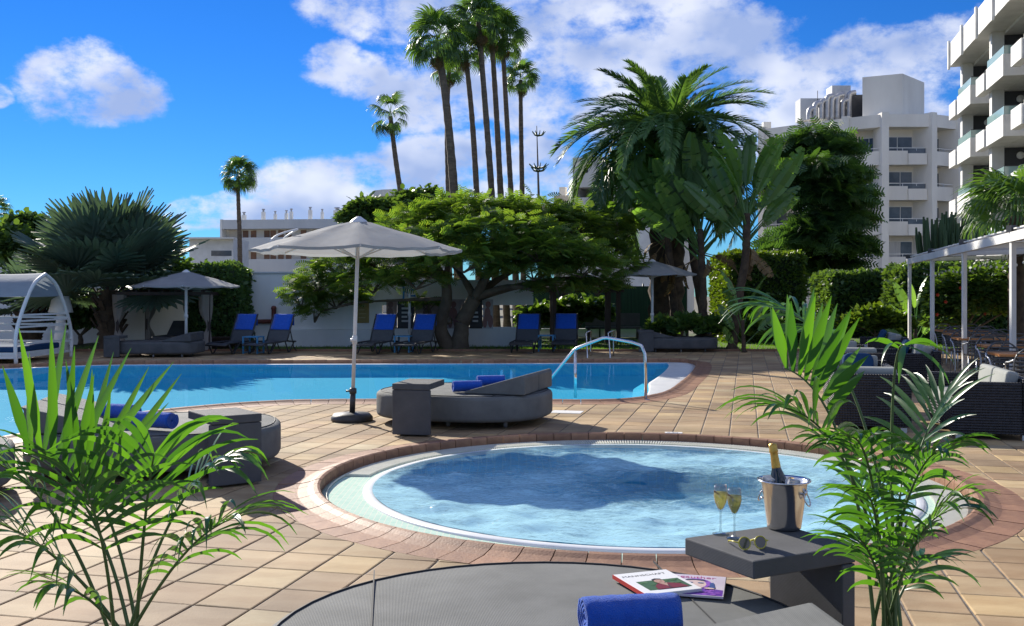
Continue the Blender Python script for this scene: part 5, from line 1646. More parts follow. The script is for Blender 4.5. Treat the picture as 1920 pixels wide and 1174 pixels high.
def lounger_towel(loc, rz, geo, label):
    top, w, (hy, hz, ba, bl) = geo
    tw = w - .015; n = 12; v = []
    prof = []
    for k in range(n + 1):
        t_ = 1 - .58 * k / n
        prof.append((hy + bl * t_ * math.cos(ba) - .018 * math.sin(ba), hz + bl * t_ * math.sin(ba) + .018 * math.cos(ba)))
    prof = [(top[0] + .055, top[1] - .30), (top[0] + .05, top[1] - .02), (top[0] + .025, top[1] + .022)] + prof
    for i, (y, z) in enumerate(prof):
        for j in range(7):
            x = -tw + 2 * tw * j / 6
            v.append((x, y - .004 * math.sin(j * 2.1 + i * .6), z + .003 * math.sin(j * 1.7)))
    m = len(prof)
    o = put('draped_towel', mesh('draped_towel', v, [(7 * i + j, 7 * i + j + 1, 7 * i + j + 8, 7 * i + j + 7) for i in range(m - 1) for j in range(6)], MT['towel'], True), None, loc, (0, 0, rz))
    sd = o.modifiers.new('thick', 'SOLIDIFY'); sd.thickness = .012; sd.offset = 1
    tag(o, label, 'towel', 'blue towels over the lounger backs')

LG = [((436, 664), -16, 'between the potted agave and the white wall'), ((506, 664), -18, 'standing next to the red pipe on the white wall'),
      ((706, 664), -17, 'beside the ochre plaque on the wall'), ((783, 664), -17, 'next to the forked tree trunk'),
      ((988, 662), -9, 'at the foot of the tall palm row'), ((1062, 661), -6, 'in front of the dark gazebo')]
for (px, py), rz, where in LG:
    x, y, _ = gp(px, py)
    lo, *geo = lounger((x, y + .55, 0), R(rz), 'dark grey sun lounger ' + where)
    lounger_towel((x, y + .55, 0), R(rz), geo, 'blue towel on the lounger ' + where)
def blue_table(px, py, label):
    x, y, _ = gp(px, py)
    r = root('low_table', (x, y + .3, 0), R(-10), label, 'side table', 'light blue metal tables between loungers')
    MB().box((0, 0, .46), (.46, .46, .03)).build('top', MT['blue_metal'], r, bevel=.004)
    for sx_ in (-1, 1):
        MB().box((sx_ * .205, -.205, .2225), (.04, .04, .443)).build('leg', MT['blue_metal'], r)
        MB().box((sx_ * .205, .205, .2225), (.04, .04, .443)).build('leg', MT['blue_metal'], r)
        MB().box((sx_ * .205, 0, .035), (.035, .37, .03)).build('stretcher', MT['blue_metal'], r)
blue_table(470, 664, 'light blue metal table between the loungers by the red pipe')
blue_table(755, 662, 'light blue metal table between the loungers by the forked tree')
blue_table(1026, 660, 'light blue metal table between the loungers by the gazebo')

# ---- other parasols
x, y, _ = gp(349, 663.5)
parasol((x, y, 0), (0.0, 0), 'pale parasol in front of the curtained cabana', 1.42, 1.86, 2.26, False, 8, R(14), .04)
x, y, _ = gp(1223, 656)
parasol((x, y, 0), (0.0, 0), 'pale parasol standing over the daybed near the date palm', 1.32, 2.22, 2.62, False, 8, R(22), .04)
x, y, _ = gp(768, 655)
parasol((x, y, 0), (0.0, 0), 'parasol half swallowed by the umbrella tree, only its pole showing', 1.2, 2.6, 2.9, False, 8, 0, .04)
# ---- far daybeds
x, y, _ = gp(284, 671)
d4 = daybed((x, y + .7, 0), R(2), 'dark daybed at the pool edge in front of the curtained cabana', 1, 2.15, 1.4, 4.0, 'daybed_dark')
ctable((x - 1.0, y - .05, 0), R(0), 'dark side table at the foot of the daybed by the curtained cabana', .6, .40, .56)
x, y, _ = gp(1278, 661)
daybed((x, y + .7, 0), R(0), 'dark daybed under the parasol near the date palm', -1, 2.2, 1.4, 4.0, 'daybed_dark')
bpy.context.view_layer.update()
x, y, _ = gp(1212, 661)
ctable((x, y + .05, 0), R(0), 'dark side table by the daybed near the date palm', .6, .42, .62)

# ---- curtained cabana
cx0, cy0, _ = gp(205, 661)
cab = root('curtained_cabana', (cx0, cy0 + .6, 0), 0, 'dark framed cabana with tied taupe curtains behind the parasol', 'cabana')
CW, CD_, CH = 2.62, 2.3, 1.70
for x in (0, CW):
    for y in (0, CD_):
        MB().box((x, y, CH / 2 - .05), (.08, .08, CH - .1)).build('post', MT['dark_wood'], cab)
for lo, hi in (((-.05, -.05, CH - .1), (CW + .05, .05, CH)), ((-.05, CD_ - .05, CH - .1), (CW + .05, CD_ + .05, CH)), ((-.05, .052, CH - .099), (.05, CD_ - .052, CH - .001)), ((CW - .05, .052, CH - .099), (CW + .05, CD_ - .052, CH - .001))):
    MB().span(lo, hi).build('beam', MT['dark_wood'], cab)
for k in range(7): MB().box((CW * (k + .5) / 7, CD_ / 2, CH + .03), (.05, CD_ + .2, .055)).build('roof_slat', MT['dark_wood'], cab)
def tied_curtain(parent, x, y, h, w=.30, seed=0, zt=.72):
    rg = np.random.default_rng(seed); n = 22; rows = 14; v = []
    for i in range(rows + 1):
        t_ = i / rows; z = h * (1 - t_) + .04
        tie = math.exp(-((z - zt) / .28) ** 2)
        ww = w * (1 - .72 * tie) * (1 + .12 * (1 - t_))
        for j in range(n):
            a = 2 * math.pi * j / n; fold = 1 + .28 * math.sin(6 * a + 1.5 * t_ + seed)
            v.append((x + ww * .5 * fold * math.cos(a) + .08 * tie * (1 if x < CW / 2 else -1) * -1, y + ww * .28 * fold * math.sin(a), z))
    f = [(i * n + j, i * n + (j + 1) % n, (i + 1) * n + (j + 1) % n, (i + 1) * n + j) for i in range(rows) for j in range(n)]
    put('curtain', mesh('curtain', v, f, MT['curtain_cloth'], True), parent)
for k, (x, y) in enumerate(((.06, .0), (CW - .1, .0), (.12, CD_), (CW - .12, CD_), (CW * .5, CD_))): tied_curtain(cab, x, y, CH - .12, .30, k)
# bed inside
db5 = daybed((cx0 + 1.55, cy0 + 1.85, 0), R(90), 'dark double bed with raised backs inside the curtained cabana', 1, 1.9, 1.7, 5.0, 'daybed_dark', wedge_h=.42)

# ---- arched white cabanas
def arched_cabana(X, Y0, Y1, ln, h, label):
    r = root('arched_cabana', (X, (Y0 + Y1) / 2, 0), 0, label, 'cabana', 'white arched cabanas')
    w = (Y1 - Y0) / 2
    def arch(x):
        side = [(x, -w, 0), (x, -w * 1.02, h * .28), (x, -w * .86, h * .52), (x, -w * .45, h * .86), (x, 0, h)]
        a = arc_path(side, 5); b = [Vector((p.x, -p.y, p.z)) for p in reversed(a[:-1])]
        return a + b
    for x in (0, -ln):
        MB().tube(arch(x), .045, 8).build('arch', MT['white'], r, True)
    A = arch(0); n = len(A); ids = [i for i in range(n) if A[i].z > h * .66]
    v = []
    for k in range(9):
        x = -ln * k / 8 * 1.02 + .01
        for i in ids: v.append((x, A[i].y * 1.03, A[i].z + .03 - .03 * math.sin(math.pi * k / 8)))
    m = len(ids)
    put('canopy', mesh('canopy', v, [(k * m + i, k * m + i + 1, (k + 1) * m + i + 1, (k + 1) * m + i) for k in range(8) for i in range(m - 1)], MT['canopy'], True), r)
    for s in (-1, 1):
        for z in (.16, .42, .66, .86, 1.04):
            yy = np.interp(z / h, [0, .28, .52], [w, w * 1.02, w * .86]) * s
            if s < 0 and z > .2: continue
            MB().bar((.0, yy, z), (-ln, yy, z), .03, .05).build('slat', MT['white'], r)
    for z in (.16, .46, .86, 1.0, 1.14):
        yy = np.interp(z / h, [0, .28, .52, .86], [w, w * 1.02, w * .86, w * .45])
        MB().bar((0.0, -yy, z), (0, yy, z), .03, .045).build('end_rail', MT['white'], r)
    MB().box((-ln / 2, 0, .20), (ln - .2, 2 * w - .5, .12)).build('bench', MT['white'], r, bevel=.01)
    MB().box((-ln / 2, 0, .33), (ln - .3, 2 * w - .6, .14)).build('mattress', MT['cushion_blue'], r, bevel=.04)
    return r
arched_cabana(-11.45, 23.4, 26.3, 2.0, 2.12, 'white arched cabana with its open end towards the curtained cabana')
arched_cabana(-14.1, 23.4, 26.3, 2.0, 2.12, 'white arched cabana on the far side of its twin from the curtained one')
q = at(114, 600, 28.6)
lp = root('floor_lamp', (q[0], q[1], 0), 0, 'tall white floor lamp with cone shade beside the arched cabana', 'lamp')
MB().lathe([(0, 0), (.24, 0), (.24, .02), (.17, .5), (.11, 1.05), (.09, 1.12)], 24).build('base', MT['white'], lp, True)
MB().lathe([(.33, 1.12), (.22, 1.58), (.21, 1.58), (.32, 1.12)], 24).build('shade', MT['white'], lp, True)

# ---- garden wall with posters
WD = 31.3
wx0, wx1 = (438 - CX) / F * WD, (1000 - CX) / F * WD
wall = root('garden_wall', ((wx0 + wx1) / 2, WD + .15, 0), 0, 'white rendered garden wall behind the loungers, stained near its top', 'wall')
hw = (wx1 - wx0) / 2; WH = 2.28
xs = (548 - CX) / F * WD - (wx0 + wx1) / 2; xe = (716 - CX) / F * WD - (wx0 + wx1) / 2
MB().span((-hw, -.15, -.05), (xe, .15, WH)).build('wall_face', MT['render_white'], wall)
MB().span((xe + .004, -.15, -.05), (hw, .15, .62)).build('low_wall', MT['render_white'], wall)
MB().span((xe + .004, -.14, 1.30), (hw, .14, WH - .2)).build('upper_band', MT['render_white'], wall)
MB().span((-hw, -.19, WH), (xe, .19, WH + .05)).build('wall_cap', MT['greyband'], wall)
MB().span((xs, -.36, -.05), (xe - .3, -.153, .56)).build('plinth', MT['render_white'], wall, bevel=.02)
pq = root('plaque', (at(680, 583, WD)[0], WD - .03, 0), 0, 'ochre plaque on the white wall beside the lounger', 'plaque')
MB().span((-.20, -.02, .75), (.20, .02, 1.52)).build('board', MT['ochre'], pq)
INKP = mat('faded_gold_ink', (0.45, 0.35, 0.15), 0.5)
for k in range(5): MB().span((-.12 + .02 * (k % 2), -.024, 1.38 - k * .12), (.12 - .03 * (k % 3), -.0205, 1.41 - k * .12)).build('line', INKP, pq)
lw2 = root('garden_wall', (at(100, 600, 34.0)[0], 34.0, 0), 0, 'white garden wall half hidden behind the cabanas and silver palm', 'wall')
MB().span((-12, -.12, -.05), (6.4, .12, 2.2)).build('wall_face', MT['render_white'], lw2)
MB().span((-12, -.17, 2.203), (6.4, .17, 2.26)).build('wall_cap', MT['greyband'], lw2)
# sign letters above the posters
sgn = root('sign_lettering', (at(752, 548, WD)[0], WD - .005, 0), 0, 'big blue letters on the white band above the posters', 'sign')
BLUE = mat('sign_blue', (0.02, 0.20, 0.55), 0.4)
text('JE', sgn, (0, 0, 1.56), .62, BLUE, rot=(R(90), 0, 0), name='letters', ext=.01)
# poster panels
POST = [((.34, .22, .19), (.16, .08, .07)), ((.02, .02, .025), (.5, .5, .5)), ((.32, .24, .22), (.14, .06, .06)), ((.40, .34, .34), (.20, .09, .08)), ((.025, .022, .025), (.6, .6, .6)), ((.55, .54, .55), (.30, .14, .12))]
px0 = [724, 745, 778, 828, 880, 905, 925]
rgp = np.random.default_rng(3)
desc = ['tall poster with reddish figure nearest the ochre plaque', 'narrow black poster with white lines by the blue letters', 'poster of pinkish figures behind the second lounger pair', 'pale pink poster right behind the forked trunk', 'black poster with white figures between the palm trunks', 'light poster with a slim red figure beside the palm trunks']
for k in range(6):
    a, b_ = at(px0[k], 600, WD)[0], at(px0[k + 1], 600, WD)[0]
    w = b_ - a
    po = root('poster', ((a + b_) / 2, WD - .02, 0), 0, desc[k], 'poster', 'posters along the garden wall')
    base_c, ink = POST[k]
    MB().span((-w / 2 + .01, -.012, .58), (w / 2 - .01, .012, 1.48)).build('panel', mat('poster_%d' % k, base_c, .5, [c * .6 for c in base_c], 2.5), po)
    mi = mat('poster_ink_%d' % k, ink, .5)
    if k in (1, 4):
        for j in range(5): MB().span((-w * .25, -.017, 1.3 - j * .13), (w * rgp.uniform(.05, .3), -.0125, 1.36 - j * .13)).build('line', mi, po)
    else:
        c0 = rgp.uniform(-.1, .1) * w
        m = MB()
        for ex, ez, rx, rz_ in ((c0, 1.32, .085, .10), (c0 - .02, 1.02, .14, .22), (c0 + .07, .80, .08, .2), (c0 - .1, .78, .07, .18)):
            P_ = ell(ex, ez, min(rx, w * .3), rz_, 14); m.add([(x, -.0135 - .0006 * len(m.f), z) for x, z in P_], [tuple(range(14))])
        m.build('figure', mi, po)
# pipes and pot by the wall
rp = root('wall_pipe', (at(515, 600, WD)[0], WD - .12, 0), 0, 'rust red pipe with upright stub running along the white wall', 'pipe')
MB().tube([(-2.3, 0, .78), (-.0, 0, .80)], .07, 10).build('run', MT['red_pipe'], rp, True)
MB().lathe([(.09, .78), (.10, .84), (.07, .9), (.07, 1.16), (.09, 1.2), (.06, 1.27), (0, 1.28)], 14).build('stub', MT['red_pipe'], rp, True)
q = gp(402, 658)
pt_ = root('planter', (q[0], q[1] + .9, 0), 0, 'dark round planter with spiky agave beside the curtained cabana', 'potted plant')
MB().lathe([(0, 0), (.42, 0), (.5, .05), (.58, .36), (.62, .40), (.56, .40), (.52, .34), (0, .34)], 24).build('pot', MT['dark_wood'], pt_, True)
for k in range(34):
    a = k * 2.4; e = R(80 - 62 * (k / 34)); ln = rgp.uniform(.5, .72)
    d = Vector((math.cos(e) * math.cos(a), math.cos(e) * math.sin(a), math.sin(e))); s_ = d.cross(Vector((0, 0, 1))).normalized() * .035
    p0 = Vector((.1 * math.cos(a), .1 * math.sin(a), .36))
    MB().add([p0 - s_, p0 + s_, p0 + d * ln * .6 + s_ * .8, p0 + d * ln + Vector((0, 0, -.06)), p0 + d * ln * .6 - s_ * .8], [(0, 1, 2, 3, 4)]).build('leaf', L_['bush'], pt_)
q = gp(822, 652)
sp = root('garden_spotlight', (q[0] + .1, q[1] + .3, 0), 0, 'small black garden spotlight by the forked trunk', 'light')
MB().tube([(0, 0, 0), (0, 0, .22)], .015, 6).build('stake', MT['black_plastic'], sp, True)
MB().tube([(0, .05, .24), (0, -.08, .30)], .06, 12).build('head', MT['black_plastic'], sp, True)

# ---- dark gazebo
gx, gy, _ = gp(1040, 650)
gz = root('gazebo', (gx, gy + 1.5, 0), 0, 'dark wooden gazebo with tiled hip roof behind the loungers', 'gazebo')
gw = (1162 - 1046) / F * (gy + 1.5)
for x in (.05, gw - .25, gw + .12):
    MB().box((x, 0, .93), (.14, .14, 1.86)).build('post', MT['dark_wood'], gz)
for x in (.05, gw): MB().box((x, 2.0, .93), (.14, .14, 1.86)).build('post', MT['dark_wood'], gz)
MB().span((-.2, -.15, 1.70), (gw + .3, -.03, 1.84)).build('beam', MT['dark_wood'], gz)
MB().span((-.2, 2.03, 1.70), (gw + .3, 2.15, 1.84)).build('beam', MT['dark_wood'], gz)
for side in range(4):
    corners = [(-.45, -.5), (gw + .55, -.5), (gw + .55, 2.5), (-.45, 2.5)]
    a, b_ = corners[side], corners[(side + 1) % 4]; apex = Vector((gw / 2, 1.0, 2.35))
    for k in range(6):
        t0, t1 = k / 6, (k + 1) / 6
        A0, B0 = Vector((*a, 1.84)), Vector((*b_, 1.84))
        p = [A0.lerp(apex, t0), B0.lerp(apex, t0), B0.lerp(apex, t1), A0.lerp(apex, t1)]
        up_ = Vector((0, 0, .03))
        MB().add([p[0] + up_, p[1] + up_, p[2], p[3], p[0], p[1]], [(0, 1, 2, 3), (4, 5, 1, 0)]).build('shingle_row', MT['dark_wood'], gz)
# green screen fence behind it
FD = 38.5
gf_ = root('screen_fence', (at(1120, 560, FD)[0], FD, 0), 0, 'green cloth screen fence behind the gazebo', 'fence')
v = []; n = 60
for i in range(n + 1):
    x = -3.2 + 6.6 * i / n
    v += [(x, .03 * math.sin(i * 1.9), .35), (x, .03 * math.sin(i * 1.9 + .5), 1.95)]
put('cloth', mesh('cloth', v, [(2 * i, 2 * i + 2, 2 * i + 3, 2 * i + 1) for i in range(n)], MT['green_net'], True), gf_)
for k in range(5): MB().tube([(-3.2 + 1.65 * k, .08, 0), (-3.2 + 1.65 * k, .08, 2.05)], .03, 8).build('post', MT['black_plastic'], gf_, True)
MB().span((-3.3, .15, -.05), (3.5, .35, .33)).build('low_wall', MT['render_white'], gf_)
q = at(1150, 600, 37.0)
bn = root('garden_bench', (q[0], 37.0, 0), 0, 'dark long bench in front of the green screen fence', 'bench')
MB().box((0, 0, .42), (2.0, .6, .08)).build('seat', MT['daybed_dark'], bn)
MB().box((0, .28, .72), (2.0, .08, .46)).build('backrest', MT['daybed_dark'], bn)
for s in (-1, 1): MB().box((s * .9, 0, .19), (.08, .5, .37)).build('leg', MT['dark_wood'], bn)

# ---- wicker lounge
def wicker(loc, rz, wide, deep, label, cat, group, throw=True):
    """local: back along +y side, open front -y; wide along x"""
    r = root('wicker_' + cat, loc, rz, label, cat, group)
    h = .66
    MB().box((0, 0, .20), (wide - .02, deep - .02, .26)).build('seat_base', MT['wicker'], r, bevel=.012)
    MB().box((0, deep / 2 - .06, .06 + h / 2), (wide, .12, h - .08)).build('back', MT['wicker'], r, bevel=.012)
    for s in (-1, 1):
        MB().box((s * (wide / 2 - .06), -.062, .06 + h / 2 - .02), (.12, deep - .126, h - .12)).build('arm', MT['wicker'], r, bevel=.012)
    n = 2 if wide > 1.2 else 1
    cw = (wide - .26) / n
    for k in range(n):
        x = -wide / 2 + .13 + cw * (k + .5)
        MB().box((x, -.07, .40), (cw - .015, deep - .18, .135)).build('seat_cushion', MT['cushion'], r, bevel=.035, seg=3)
        MB().box((0, 0, 0), (cw - .02, .14, .36), M=Matrix.Rotation(R(-9), 4, 'X')).build('back_cushion', MT['cushion'], r, bevel=.04, seg=3, loc=(x, deep / 2 - .21, .575))
    for sx_ in (-1, 1):
        for sy_ in (-1, 1): MB().box((sx_ * (wide / 2 - .08), sy_ * (deep / 2 - .08), .03), (.07, .07, .06)).build('foot', MT['alu'], r)
    return r
def throw_cushion(loc, rz, label):
    v, f = pillow_body(superell(.21, .21, 4, 24), -.06, .06, .055)
    o = put('throw_cushion', mesh('throw_cushion', v, f, MT['cushion_blue'], True), None, loc, (R(68), 0, rz))
    tag(o, label, 'cushion', 'navy throw cushions')
wr = -ua
GRP = 'black wicker seats on the terrace'
def sofa_at(px, py, dv, label, rz_extra=0, ln=1.62):
    x, y, _ = gp(px, py)
    # near front corner of the sofa at this pixel; it faces the pool (-v), its length runs along u
    c = np.array((x, y)) + Vv * .42 + U * (ln / 2)
    wicker((c[0], c[1], 0), R(-90) - ua, ln, .84, label, 'sofa', GRP)
    tc_ = c + Vv * .14 + U * .5
    return c
c1 = sofa_at(1786, 824, 0, 'black wicker sofa with grey cushions closest to the whirlpool')
c2 = sofa_at(1664, 735, 0, 'black wicker sofa in the middle of the sofa row')
c3 = sofa_at(1627, 692, 0, 'black wicker sofa farthest along the row by the planting bed')
for c, lab in ((c2, 'navy throw cushion on the middle wicker sofa'), (c3, 'navy throw cushion on the farthest wicker sofa')):
    p = c + Vv * .02 + U * .55; throw_cushion((p[0], p[1], .62), R(-90) - ua, lab)
def chair_at(px, D, rz, label):
    x = (px - CX) / F * D
    wicker((x, D + .42, 0), rz - ua, .86, .84, label, 'armchair', GRP)
    return x, D + .42
chair_at(1652, 11.8, R(180), 'black wicker armchair with its back to the whirlpool, closest to it')
x, y = chair_at(1628, 13.7, 0, 'black wicker armchair with blue cushion facing the one nearest the whirlpool')
throw_cushion((x, y - .02, .60), -ua, 'navy throw cushion on the armchair facing the whirlpool')
chair_at(1622, 16.2, R(180), 'black wicker armchair with its back turned, second group from the whirlpool')
x, y = chair_at(1592, 18.2, 0, 'black wicker armchair of the second group facing the whirlpool')
chair_at(1570, 21.0, R(180), 'black wicker armchair with its back turned, farthest group')
x, y = chair_at(1556, 23.0, 0, 'black wicker armchair farthest along the terrace, facing the whirlpool')
throw_cushion((x, y - .02, .60), -ua, 'navy throw cushion on the farthest wicker armchair')
for px, D, lab in ((1640, 12.95, 'first'), (1608, 17.4, 'second'), (1563, 22.2, 'third')):
    x = (px - CX) / F * D + .05
    tb_ = root('coffee_table', (x, D + .05, 0), -ua, 'low black wicker coffee table between armchairs of the %s group from the whirlpool' % lab, 'coffee table', 'wicker coffee tables')
    MB().box((0, 0, .36), (.55, .45, .03)).build('top', MT['black_plastic'], tb_, bevel=.005)
    MB().box((0, 0, .185), (.50, .40, .31)).build('base', MT['wicker'], tb_)

# ---- dining tables with chairs
def dining_chair(x, y, rz, label):
    r = root('dining_chair', (x, y, 0), rz, label, 'chair', 'grey metal dining chairs')
    w = .24
    for s in (-1, 1):
        MB().tube(arc_path([(s * w, -.22, .0), (s * w, -.20, .42), (s * (w + .03), -.12, .63), (s * (w + .03), .08, .66), (s * w, .22, .70)], 4), .013, 6).build('front_leg', MT['alu'], r, True)
        MB().tube([(s * w, .26, 0), (s * w * .95, .2, .44)], .013, 6).build('back_leg', MT['alu'], r, True)
    MB().box((0, 0, .44), (.46, .44, .025)).build('seat', MT['black_plastic'], r, bevel=.01)
    bt = MB()
    bt.tube(arc_path([(-w, .20, .44), (-w * .95, .24, .72), (-w * .5, .27, .85), (0, .28, .87), (w * .5, .27, .85), (w * .95, .24, .72), (w, .20, .44)], 4), .013, 6)
    for k in range(6): bt.tube([(-w * .9, .215 + .01 * k, .50 + .058 * k), (w * .9, .215 + .01 * k, .50 + .058 * k)], .014, 6)
    bt.build('backrest', MT['chair_metal'], r, True)
    return r
first = None
TB = [((1904, 663), 'nearest the whirlpool'), ((1876, 648), 'second from the whirlpool'), ((1820, 634), 'third from the whirlpool'), ((1800, 625.5), 'fourth from the whirlpool'), ((1780, 619), 'closest to the hedge')]
for k, ((px, py), where) in enumerate(TB):
    x, y, z = gp(px, py, .75)
    dt = root('dining_table', (x + .35, y, 0), -ua, 'varnished wooden dining table ' + where, 'table', 'wooden dining tables under the pergola')
    wd = MT['orange_wood']
    for j in range(5): MB().box((0, -.30 + .15 * j, .735), (1.25, .145, .035)).build('plank', wd, dt)
    MB().box((0, 0, .70), (1.0, .5, .03)).build('underframe', MT['chair_metal'], dt)
    MB().tube([(0, 0, .02), (0, 0, .69)], .04, 10).build('pedestal', MT['chair_metal'], dt, True)
    MB().box((0, 0, .0175), (.6, .45, .03)).build('foot', MT['chair_metal'], dt)
    for j, (ux, rz) in enumerate(((-.30, 0), (.34, 0), (-.30, math.pi), (.34, math.pi))):
        s = 1 if rz == 0 else -1
        o = Vector((ux, s * .62, 0)); o.rotate(Matrix.Rotation(-ua, 3, 'Z'))
        lab = 'grey chair, %s side, %s end of the wooden table %s' % ('hedge' if s > 0 else 'whirlpool', 'pool' if ux < 0 else 'inner', where)
        if first is None: first = dining_chair(x + .35 + o.x, y + o.y, rz - ua, lab)
        else: copy_tree(first, (x + .35 + o.x, y + o.y, 0), rz - ua, lab)

# ---- pergola
pg = root('pergola', (0, 0, 0), 0, 'white metal pergola with slatted roof over the dining tables', 'pergola')
PP = [(1899, 443, 16.0), (1808, 467, 20.0), (1748, 482, 23.9), (1705.5, 491, 27.4)]
tops = []
for px, py, D in PP:
    x, y, z = at(px, py, D); tops.append(Vector((x, y, 2.46)))
    MB().box((x, y, 1.22), (.075, .075, 2.44)).build('post', MT['white'], pg)
d0 = (tops[0] - tops[1]); e0 = tops[0] + d0 * 1.0
side = Vector((Vv[0], Vv[1], 0)) * 5.0
MB().bar(e0 + Vector((0, 0, .06)), tops[3] + Vector((0, 0, .06)) - d0 * .06, .09, .15).build('front_beam', MT['white'], pg)
MB().bar(e0 + side + Vector((0, 0, .16)), tops[3] + side + Vector((0, 0, .16)), .09, .15).build('back_beam', MT['white'], pg)
for t_ in tops + [e0]:
    MB().bar(t_ + Vector((0, 0, .10)), t_ + side + Vector((0, 0, .22)), .06, .10).build('cross_beam', MT['white'], pg)
for t_ in tops: MB().box(tuple(t_ + side + Vector((0, 0, -1.2))), (.075, .075, 2.5)).build('post', MT['white'], pg)
a, b_ = e0, tops[3]
ns = 30
for k in range(ns):
    p = a.lerp(b_, (k + .5) / ns)
    MB().bar(p + Vector((0, 0, .19)), p + side + Vector((0, 0, .29)), .30, .02).build('roof_slat', MT['white'], pg)
for t_ in tops:
    MB().box(tuple(t_ + Vector((-.03, -.02, .19))), (.12, .10, .11), .4).build('spotlight', MT['black_plastic'], pg)
wire = MB()
for k in range(3):
    p, q = tops[k] + Vector((.06, 0, -.12)), tops[k + 1] + Vector((.06, 0, -.12))
    wire.tube([p.lerp(q, j / 8) + Vector((.3, 0, -.10 * math.sin(math.pi * j / 8))) for j in range(9)], .006, 5)
sl = wire.build('string_lights', MT['black_plastic'], None)
tag(sl, 'thin string of little bulbs slung under the pergola beam', 'string lights')
BULB = mat('bulb_glass', (.7, .68, .6), .2)
for k in range(3):
    p, q = tops[k] + Vector((.06, 0, -.12)), tops[k + 1] + Vector((.06, 0, -.12))
    for j in range(1, 9):
        c = p.lerp(q, (j - .5) / 8) + Vector((.3, 0, -.14 - .10 * math.sin(math.pi * (j - .5) / 8)))
        MB().lathe([(0, .03), (.012, .025), (.022, 0), (.015, -.02), (0, -.026)], 8, tuple(c)).build('bulb', BULB, sl, True)
# ================================================================ buildings
# ---- gallery building, far left
BD = 140.0
k_ = BD / F
gb_ = root('gallery_building', ((425 - CX) * k_, BD, 0), R(-7), 'long white gallery building with brown doors and chimneys behind the wall', 'building')
GLn = 30.0
zf = lambda y: H - (y - YH) * k_
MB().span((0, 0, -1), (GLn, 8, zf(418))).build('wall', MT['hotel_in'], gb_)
for y0, y1 in ((414, 431), (447, 470), (487, 512), (528, 556)):
    MB().span((0, -1.5, zf(y1)), (GLn, -.02, zf(y0))).build('gallery_parapet', MT['greyband'], gb_)
MB().span((-.3, -1.55, -1), (-.004, 8.0, zf(413))).build('end_wall', MT['white'], gb_)
MB().span((.4, -.06, zf(447)), (1.2 + .9, -.024, zf(432))).build('pale_panel', MT['beige'], gb_)
for yb, yt in ((447, 433), (487, 473), (528, 514)):
    for x in (2.35, 3.5, 5.4, 6.3, 7.4, 8.5, 10.6, 12.3, 13.6, 15.2, 17.0, 18.4, 20.4, 22.0, 24.2, 26.0, 28.0):
        MB().span((x, -.08, zf(yb)), (x + .78, -.022, zf(yt))).build('door', MT['wood_door'], gb_)
for x, h_, w in ((2.1, .9, .5), (4.9, 1.3, .45), (6.6, 1.0, .35), (8.2, 1.1, .4), (8.9, 1.3, .4), (11.6, 1.5, .45), (13.3, 1.2, .35), (15.4, 1.4, .8), (17.7, 1.2, .3), (20, 1.3, .45), (23, 1.1, .4)):
    ch_ = MB().box((x, 1.0, zf(414) + h_ / 2 - .05), (w, w, h_)).build('chimney', MT['white'], gb_)
    MB().lathe([(w * .3, 0), (w * .3, .25), (w * .55, .28), (w * .45, .42), (0, .45)], 10, (x, 1.0, zf(414) + h_ - .05)).build('cowl', MT['duct'], ch_)
# pale low block left of it
q = at(355, 446, 120)
lb = root('low_building', (q[0], 120, 0), 0, 'low white building with a shaded loggia between silver palm and gallery building', 'building')
MB().span((0, 0, -1), (5.2, 7, H - (447 - YH) * 120 / F)).build('wall', MT['white'], lb)
MB().span((2.6, -.05, H - (480 - YH) * 120 / F), (5.0, -.004, H - (470 - YH) * 120 / F)).build('window', MT['glass'], lb)
MB().span((-.3, -1.2, H - (449 - YH) * 120 / F), (5.6, -.05, H - (446 - YH) * 120 / F)).build('roof_edge', MT['hotel'], lb)
# water-tank roof above the trees
q = at(748, 380, 95)
tk = root('roof_turret', (q[0], 95, 0), 0, 'small flat-roofed concrete turret above the leafy tree', 'building')
zz = lambda y: H - (y - YH) * 95 / F
MB().prism([(2.0 * math.cos(a), 2.0 * math.sin(a)) for a in np.linspace(0, 2 * math.pi, 12, endpoint=False)], 0, zz(372)).build('shaft', MT['beige'], tk)
MB().prism([(2.55 * math.cos(a), 2.55 * math.sin(a)) for a in np.linspace(0, 2 * math.pi, 12, endpoint=False)], zz(372) + .003, zz(360)).build('roof', MT['hotel'], tk)
q = at(20, 425, 90)
lf_ = root('flat_roof_house', (q[0], 90, 0), 0, 'pale flat-roofed house edge above the trees behind the arched cabana', 'building')
MB().span((-6, 0, 0), (3.0, 6, H - (428 - YH) * 90 / F)).build('wall', MT['white'], lf_)
MB().span((-6.4, -.8, H - (428 - YH) * 90 / F + .003), (3.6, 6.4, H - (417 - YH) * 90 / F)).build('roof', MT['hotel'], lf_)

# ---- stair tower behind the date palm
SD = 78.0; ks = SD / F
st = root('stair_tower', ((1074 - CX) * ks, SD, 0), R(-20), 'cream apartment tower with open stair landing behind the date palm', 'building')
zs = lambda y: H - (y - YH) * ks
W1 = 2.3
op0, op1 = zs(371), zs(352)
MB().span((0, 0, 0), (W1, 6, op0)).build('lower_wall', MT['hotel'], st)
MB().span((0, 0, op1), (W1, 6, zs(296))).build('upper_wall', MT['hotel'], st)
MB().span((0, 0.003, op0), (.25, 6, op1)).build('jamb', MT['hotel'], st)
MB().span((W1 - .25, 0.003, op0), (W1, 6, op1)).build('jamb', MT['hotel'], st)
MB().span((.25, 3.0, op0), (W1 - .9, 3.2, op1)).build('inner_wall', MT['beige'], st)
for y in (322, 388): MB().tube([(1.1, -.03, zs(y)), (1.1, .05, zs(y))], .14, 12).build('round_vent', MT['dark_wall'], st, True)
